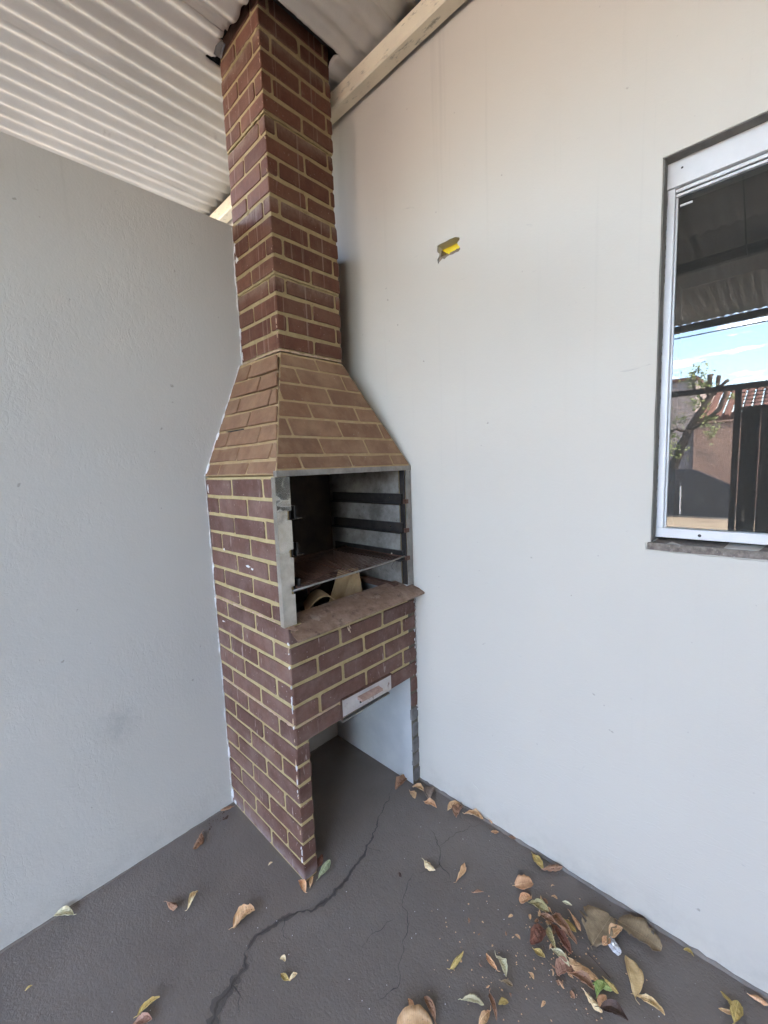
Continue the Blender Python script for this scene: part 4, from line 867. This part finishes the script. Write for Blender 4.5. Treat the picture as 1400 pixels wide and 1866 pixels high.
# ================================================================== FALLEN LEAVES
LV = [
(0.484,-0.011,0.494,-0.102,0.5,'brown',0.7,'curled brown leaf against the foot of the thin right brick pillar'),
(0.596,-0.026,0.541,-0.040,0.45,'tan',0.5,'pale tan curled leaf in front of the right brick pillar, upper of a touching pair'),
(0.548,-0.067,0.596,-0.087,0.5,'tan',0.4,'small tan leaf below the right brick pillar, lower of a touching pair'),
(0.614,0.023,0.637,-0.051,0.55,'grey',0.4,'grey brown crumpled leaf by the right wall just beside the right brick pillar'),
(0.635,-0.072,0.695,-0.066,0.6,'orange',0.6,'crinkled golden leaf lying a hand below the right brick pillar'),
(0.760,0.026,0.736,-0.044,0.4,'tan',0.5,'slim light brown leaf crossing a darker leaf at the foot of the right wall'),
(0.771,0.009,0.791,-0.061,0.6,'brown',0.6,'dusky brown rounded leaf tucked under a slim light brown leaf near the right wall'),
(0.797,-0.010,0.872,0.010,0.45,'tan',0.9,'wavy edged tan leaf lying along the foot of the right wall'),
(0.867,0.045,0.908,0.017,0.45,'orange',0.7,'reddish orange leaf leaning on the right wall beyond the wavy tan one'),
(0.919,-0.012,0.943,0.005,0.5,'orange',0.2,'tiny orange brown leaf just off the foot of the right wall'),
(0.981,0.013,1.010,0.023,0.35,'brown',0.2,'thin brown scrap of leaf stuck in the joint between floor and right wall'),
(0.800,-0.285,0.857,-0.295,0.55,'cream',0.9,'folded cream coloured leaf standing up on the cracked middle of the floor'),
(0.929,-0.268,0.917,-0.204,0.4,'tan',0.9,'tan leaf rolled lengthwise, alone between the crack and the right wall'),
(1.082,0.002,1.138,-0.035,0.4,'yellow',0.5,'yellow green leaf pointing at the right wall with a brown leaf at its tip'),
(1.136,-0.037,1.187,0.009,0.42,'brown',0.9,'curled brown leaf touching the right wall foot at the end of a yellow green leaf'),
(1.087,-0.148,1.129,-0.103,0.85,'orange',0.45,'broad square orange tan leaf lying above the leaf pile'),
(1.143,-0.148,1.128,-0.190,0.7,'orange',0.6,'rust orange crumpled leaf at the very top of the leaf pile'),
(1.147,-0.169,1.203,-0.159,0.6,'green',0.7,'olive green crumpled leaf near the top of the leaf pile'),
(1.186,-0.179,1.229,-0.177,0.5,'brown',0.6,'small dull brown leaf bridging the olive leaf and the big brown leaves in the pile'),
(1.220,-0.154,1.298,-0.199,0.38,'brown',1.0,'long smooth brown leaf rolled like a pod in the leaf pile'),
(1.231,-0.190,1.299,-0.237,0.36,'red',1.0,'long deep reddish brown rolled leaf in the middle of the leaf pile'),
(1.248,-0.151,1.290,-0.165,0.35,'yellow',0.4,'slim golden leaf beside the rolled pod like leaf'),
(1.259,-0.115,1.297,-0.145,0.28,'orange',0.8,'thin bowed orange leaf standing apart on the wall side of the pile'),
(1.219,-0.215,1.203,-0.281,0.75,'red',0.9,'dark red cupped leaf on the left edge of the leaf pile'),
(1.214,-0.286,1.245,-0.287,0.55,'yellow',0.5,'golden brown leaf just below the dark red cupped leaf'),
(1.229,-0.214,1.265,-0.255,0.3,'green',0.6,'narrow light green leaf pressed along the reddish rolled leaf'),
(1.254,-0.250,1.303,-0.261,0.4,'pale',0.6,'pale greenish white leaf below the reddish rolled leaf'),
(1.299,-0.243,1.362,-0.244,0.35,'tan',0.8,'long tan folded leaf to the right of the pale greenish one'),
(1.314,-0.259,1.291,-0.299,0.8,'pink',0.5,'pinkish brown round leaf on the left of the lower pile'),
(1.315,-0.261,1.379,-0.250,0.36,'tan',0.8,'beige narrow leaf lying just under the long tan folded leaf'),
(1.316,-0.290,1.376,-0.289,0.45,'brown',0.8,'dark mottled brown leaf lying below the pinkish round one'),
(1.358,-0.290,1.405,-0.309,0.33,'cream',0.8,'creamy leaf with rolled edges leading down to the orange leaf'),
(1.368,-0.261,1.415,-0.243,0.5,'bright',0.9,'bright green torn leaf in the lower part of the leaf pile'),
(1.388,-0.287,1.391,-0.249,0.6,'bright',0.6,'small fresh green leaf scrap behind the orange leaf'),
(1.405,-0.307,1.405,-0.271,0.5,'orange',0.4,'vivid orange small leaf near the bottom of the leaf pile'),
(1.402,-0.308,1.458,-0.294,0.6,'dark',0.7,'dark blackish brown leaf at the very bottom of the leaf pile'),
(1.392,-0.234,1.426,-0.244,0.5,'yellow',1.0,'curled mustard yellow leaf at the end of the thin twig'),
(1.338,-0.159,1.356,-0.055,0.75,'taupe',0.35,'big round dull tan leaf next to the white fluff'),
(1.376,-0.037,1.492,-0.042,0.55,'taupe',0.35,'largest tattered grey brown leaf with torn edges, near the right wall'),
(1.373,-0.112,1.395,-0.063,0.55,'tan',0.6,'small golden tan leaf between the round leaf and the largest tattered leaf'),
(1.373,-0.112,1.364,-0.151,0.6,'orange',0.5,'small orange brown leaf touching the white fluff'),
(1.563,0.004,1.538,0.005,0.55,'yellow',0.7,'yellowish leaf with a green tip against the right wall'),
(1.462,-0.215,1.418,-0.127,0.36,'gold',0.45,'long pointed golden tan leaf lying flat to the right of the pile'),
(1.465,-0.207,1.528,-0.209,0.34,'gold',0.8,'golden leaf with a raised edge pointing to the bottom right'),
(1.662,-0.073,1.627,-0.048,0.22,'yellow',0.4,'slim leaf pointing up in the spray of three near the bottom right corner'),
(1.665,-0.078,1.627,-0.095,0.25,'tan',0.4,'slim leaf pointing left in the spray of three near the bottom right corner'),
(1.659,-0.107,1.663,-0.047,0.38,'yellow',0.5,'widest leaf of the spray of three near the bottom right corner'),
(1.685,-0.010,1.723,-0.005,0.45,'orange',0.9,'orange brown curled leaf against the right wall at the right edge of the picture'),
(1.059,-0.494,1.070,-0.440,0.35,'yellow',1.0,'crescent shaped yellow green leaf alone on the floor'),
(1.158,-0.405,1.116,-0.393,0.35,'orange',0.7,"orange tipped leaf of the pair below the crescent leaf's right"),
(1.139,-0.377,1.187,-0.406,0.38,'pale',0.7,'pale folded leaf with green edge, right one of its pair'),
(1.180,-0.421,1.209,-0.411,0.5,'taupe',1.0,'crumbled grey tan leaf remains below the pale folded leaf'),
(1.226,-0.350,1.246,-0.357,0.5,'tan',0.7,'tiny tan leaf alone between the pale folded leaf and the pile'),
(1.120,-0.529,1.172,-0.502,0.25,'pale',0.4,'thin pale leaf lying nearly flat near the bottom edge'),
(1.198,-0.471,1.216,-0.450,0.55,'yellow',0.4,'small golden three cornered leaf near the bottom edge'),
(1.169,-0.466,1.211,-0.509,0.3,'brown',1.0,'narrow brown leaf twisted upright at the bottom edge'),
(1.188,-0.499,1.182,-0.547,0.45,'tan',0.7,'light tan leaf cut by the bottom edge, under the twisted brown one'),
(1.041,-0.636,1.011,-0.625,0.4,'orange',0.5,'small orange leaf standing behind the broad leaf at the bottom edge'),
(1.094,-0.614,1.044,-0.595,0.36,'brown',0.7,'rosy brown narrow leaf to the right of the broad bottom leaf'),
(1.036,-0.702,1.101,-0.632,0.8,'tan',0.4,'broad light brown leaf cut by the bottom edge of the picture'),
(1.225,-0.094,1.254,-0.087,0.35,'pale',0.5,'thin whitish leaf sliver on bare floor above the pile'),
(0.993,-0.263,1.019,-0.242,0.28,'brown',0.8,'tiny arched dark brown leaf above the middle of the floor'),
(0.044,-1.204,0.003,-1.251,0.5,'pale',0.7,'pale grey green leaf with brown stalk at the foot of the left wall'),
(0.062,-0.789,0.118,-0.844,0.45,'brown',0.8,'smooth chestnut leaf alone between left wall and barbecue'),
(0.243,-0.980,0.295,-0.963,0.6,'brown',1.0,'small shrivelled brown leaf left of the cream torn leaf'),
(0.313,-0.940,0.286,-0.892,0.45,'cream',0.9,'cream torn leaf with thin stalk on the left part of the floor'),
(0.481,-0.863,0.496,-0.795,0.85,'tan',0.9,'broad curled light brown leaf with a hole, left of the main crack'),
(0.666,-0.807,0.685,-0.803,0.7,'cream',0.5,'tiny cream leaf scrap right of the damp crack'),
(0.733,-0.821,0.704,-0.830,0.5,'yellow',0.6,'left wing of the small split leaf near the damp crack'),
(0.733,-0.821,0.738,-0.796,0.55,'cream',0.6,'right wing of the small split leaf near the damp crack'),
(0.190,-1.343,0.190,-1.326,0.4,'yellow',0.5,'tiny yellowish leaf near the left edge of the floor'),
(0.494,-1.142,0.507,-1.088,0.32,'yellow',1.0,'arched yellow green leaf at the bottom left edge'),
(0.505,-1.158,0.535,-1.117,0.6,'pink',0.7,'pinkish brown leaf under the arched yellow green leaf'),
(0.520,-0.572,0.504,-0.524,0.7,'red',0.8,'deep red leaf tucked behind the front left brick foot'),
(0.558,-0.582,0.540,-0.515,0.4,'sage',0.6,'grey green leaf leaning beside the deep red leaf'),
(0.564,-0.643,0.515,-0.638,0.5,'orange',0.7,'orange brown leaf at the outer corner of the front brick foot'),
(0.562,-0.622,0.539,-0.591,0.35,'tan',0.7,'thin tan leaf standing against the front brick foot'),
(0.025,-0.636,0.006,-0.684,0.4,'brown',0.9,'brown withered leaf in the corner of left wall and barbecue'),
(0.058,-0.701,0.056,-0.673,0.6,'dark',0.9,'tiny dark leaf crumb near the corner of left wall and barbecue'),
(0.380,-0.677,0.381,-0.659,0.35,'cream',0.3,"tiny straw coloured sliver beside the barbecue's side"),
(0.758,-0.380,0.778,-0.389,0.6,'dark',0.9,'tiny dark brown curled leaf on the middle of the floor'),
]
def leaf_bm(L, w, curl, kind, seed):
    rs = random.Random(seed); nu, nv = 14, 6; W_ = L*w; bm = bmesh.new(); top = []
    down = curl > .75 and rs.random() < .55; asym = rs.uniform(-.12, .12); sk = rs.uniform(.75, 1.25)
    arch = rs.uniform(.05, .16)*(.4+curl); tw = rs.uniform(-1, 1)*curl*1.2; bend = rs.uniform(-.14, .14)*L; tipup = rs.uniform(0, .5)*curl*L*.5
    rag = .34 if kind == 'taupe' else (.24 if curl > .6 else .14)
    verts = []
    for i in range(nu+1):
        t = i/nu; sh = max(.03, (math.sin(math.pi*min(1, t**sk*.97+.015)))**(.8 if w < .68 and kind != 'taupe' else .42))
        rr = []
        for j in range(nv+1):
            v = 2*j/nv-1; hw = W_/2*sh*(1+asym*v)
            hw *= 1+(rag*mnoise.noise(Vector((t*6+seed, v*1.4, seed*.3)))+(.8*rag if kind == 'taupe' else .25*rag)*mnoise.noise(Vector((t*17+seed, v*1.4, seed*.7))))*(abs(v))
            a = v*curl*1.75
            if curl > .15: yy = math.sin(a)/(curl*1.75)*hw; zz = (1-math.cos(a))/(curl*1.75)*hw
            else: yy = v*hw; zz = .2*abs(v)*hw
            if down: zz = -zz
            zz += L*arch*math.sin(math.pi*t)*(1 if not down else .7)+tipup*t**3
            zz += .06*L*mnoise.noise(Vector((t*5+seed*2, v*2, 1)))*(.4+abs(v))+.045*L*mnoise.noise(Vector((t*10+seed, v*3.5, 4)))*(.5+curl*.5)
            th = tw*(t-.5); y2 = yy*math.cos(th)-zz*math.sin(th)*.5; z2 = zz+yy*math.sin(th)
            rr.append(Vector((t*L, y2+bend*math.sin(math.pi*t), z2)))
        verts.append(rr)
    th_ = .0005
    A = [[bm.verts.new(p) for p in rr] for rr in verts]; B = [[bm.verts.new(p+Vector((0, 0, th_))) for p in rr] for rr in verts]
    hole = set()
    if kind in ('taupe',) or 'x' in kind:
        for _ in range(3): hole.add((rs.randint(2, nu-2), rs.choice((0, nv-1))))
    for i in range(nu):
        for j in range(nv):
            if (i, j) in hole: continue
            bm.faces.new((A[i][j], A[i][j+1], A[i+1][j+1], A[i+1][j])); bm.faces.new((B[i][j], B[i+1][j], B[i+1][j+1], B[i][j+1]))
    for j in (0, nv):
        for i in range(nu): bm.faces.new((A[i][j], A[i+1][j], B[i+1][j], B[i][j]))
    if L > .03: tube(bm, [(0.001, 0, verts[0][nv//2].z), (-L*.07, bend*.1, verts[0][nv//2].z+.001), (-L*rs.uniform(.12, .22), rs.uniform(-.1, .1)*L, verts[0][nv//2].z+rs.uniform(0, .004))], [.0011, .0009, .0007], 5)
    mz = min(v.co.z for v in bm.verts)
    for v in bm.verts: v.co.z -= mz
    bmesh.ops.recalc_face_normals(bm, faces=bm.faces)
    return bm
placed = []
for i, (xa, ya, xb, yb, w, kind, curl, lab) in enumerate(LV):
    a = Vector((xa, ya, 0)); b = Vector((xb, yb, 0)); L = max(.010, (b-a).length)
    if 16 <= i <= 37: L *= 1.10
    if 'broad' in lab or 'round' in lab: pass
    bm = leaf_bm(L, w*(1.3 if w < .4 else 1.18 if w < .6 else 1.05), curl, kind, i+3)
    o = obj('fallen_leaf', bm, 'leaf_'+kind, None, curl < .5)
    mid = (a+b)/2; z = .0028; W_ = L*w
    for (q, l2, zt) in placed:                      # rest on the leaves already lying there
        d = (q-mid).length
        if d < (L+l2)*.27: z = max(z, zt)
    placed.append((mid, L, z+min(.010, .004+W_*.14)))
    o.location = (xa, ya, z); o.rotation_euler = (0, 0, math.atan2(b.y-a.y, b.x-a.x))
    tag(o, lab, 'leaf', 'fallen leaves scattered on the dark floor')
for nm, kd, cnt, lb in (('leaf_fragments', 'tan', 34, 'small broken pieces of dry tan leaf among the leaf pile'), ('leaf_bits', 'brown', 26, 'small broken pieces of brown leaf among the leaf pile')):
    B = bmesh.new()
    for q_ in range(cnt):
        t = random.random(); cx_, cy_ = 1.17+(1.345-1.17)*t+random.gauss(0, .028), -.13+(-.33+.13)*t+random.gauss(0, .03)
        if q_ % 4 == 0: cx_, cy_ = random.gauss(1.15, .09), random.gauss(-.36, .08)
        l_ = random.uniform(.007, .020); b2 = leaf_bm(l_, random.uniform(.4, .8), random.uniform(.4, 1), kd, 200+q_)
        me = bpy.data.meshes.new('t'); b2.to_mesh(me); b2.free(); me.transform(Matrix.Translation((cx_, cy_, .003+random.random()*.004)) @ Matrix.Rotation(random.random()*6.3, 4, 'Z') @ Matrix.Rotation(random.uniform(-.4, .4), 4, 'X')); B.from_mesh(me); bpy.data.meshes.remove(me)
    tag(obj(nm, B, 'leaf_'+kd), lb, 'debris', kind='stuff')
# thin twig, white fluff, crumbs
tag(tb('twig', [(1.335, -.195, .010), (1.35, -.203, .014), (1.375, -.208, .010), (1.402, -.214, .006)], [.0018, .0016, .0012, .001], 'leaf_dark', None, 6), 'thin dark twig lying across the lower part of the leaf pile', 'twig')
tag(tb('dry_stalk', [(.5665-.0, -1.34, .004), (.03, -.93, .004)][:1]+[(.58, -1.33, .006)], .001, 'leaf_brown'), 'x', 'x') if False else None
bm = bmesh.new(); q = bmesh.ops.create_icosphere(bm, subdivisions=4, radius=1)['verts']
for v in q:
    c = v.co.copy(); f = 1+.28*mnoise.noise(c*2.2)+.16*mnoise.noise(c*6)+.10*mnoise.noise(c*15)
    v.co = Vector((c.x*.022*f, c.y*.013*f, max(-.0, (c.z*.5+.5))*.017*f))
m['fluff'] = M_simple('cotton_fluff', (.66, .65, .65), (.52, .51, .52), .95, 0, 120, .003, .1, 260)
fl_ = obj('cotton_fluff', bm, 'fluff', None, True); fl_.location = (1.387, -.126, .002); fl_.rotation_euler = (0, 0, R(-38)); tag(fl_, 'small tuft of white cotton fluff on the floor beside a round tan leaf', 'fluff')
def crumbs(name, pts, mat, lab):
    bm = bmesh.new()
    for (x, y, s) in pts:
        n = random.choice((4, 5)); t0 = random.random()*6; h = s*random.uniform(.15, .5); z0 = .0018
        base = [bm.verts.new((x+s*random.uniform(.5, 1)*math.cos(t0+2*math.pi*j/n), y+s*random.uniform(.4, 1)*math.sin(t0+2*math.pi*j/n), z0)) for j in range(n)]
        tp = bm.verts.new((x+s*random.uniform(-.3, .3), y, z0+h+.0006))
        for j in range(n): bm.faces.new((base[j], base[(j+1) % n], tp))
    bmesh.ops.recalc_face_normals(bm, faces=bm.faces)
    tag(obj(name, bm, mat), lab, 'debris', kind='stuff')
pts = [(random.uniform(.3, 1.9), random.uniform(-1.25, .0), random.uniform(.0008, .0022)) for _ in range(150)]
pts = [p for p in pts if not (p[0] < .56 and p[1] > -.64)]
crumbs('pale_crumbs', pts, 'white', 'tiny white crumbs and flakes strewn over the dark floor')
pts = [(1.16+random.gauss(0, .12), -.42+random.gauss(0, .12), random.uniform(.0012, .004)) for _ in range(90)]+[(1.3+random.gauss(0, .07), -.24+random.gauss(0, .07), random.uniform(.001, .004)) for _ in range(80)]
crumbs('leaf_crumbs', [p for p in pts if p[1] < .0], 'leaf_tan', 'broken tan leaf crumbs around the leaf pile')
pts = [(1.15+random.gauss(0, .05), -.33+random.gauss(0, .05), random.uniform(.0015, .003)) for _ in range(16)]+[(random.uniform(.02, .06), -.66-random.random()*.12, random.uniform(.002, .006)) for _ in range(26)]+[(random.uniform(.45, 1.7), .004-random.random()*.012, random.uniform(.001, .003)) for _ in range(90)]+[(.004+random.random()*.012, random.uniform(-1.5, -.65), random.uniform(.001, .003)) for _ in range(50)]
crumbs('dark_crumbs', pts, 'leaf_dark', 'dark dirt crumbs gathered along the foot of the walls')
bpy.context.view_layer.update()
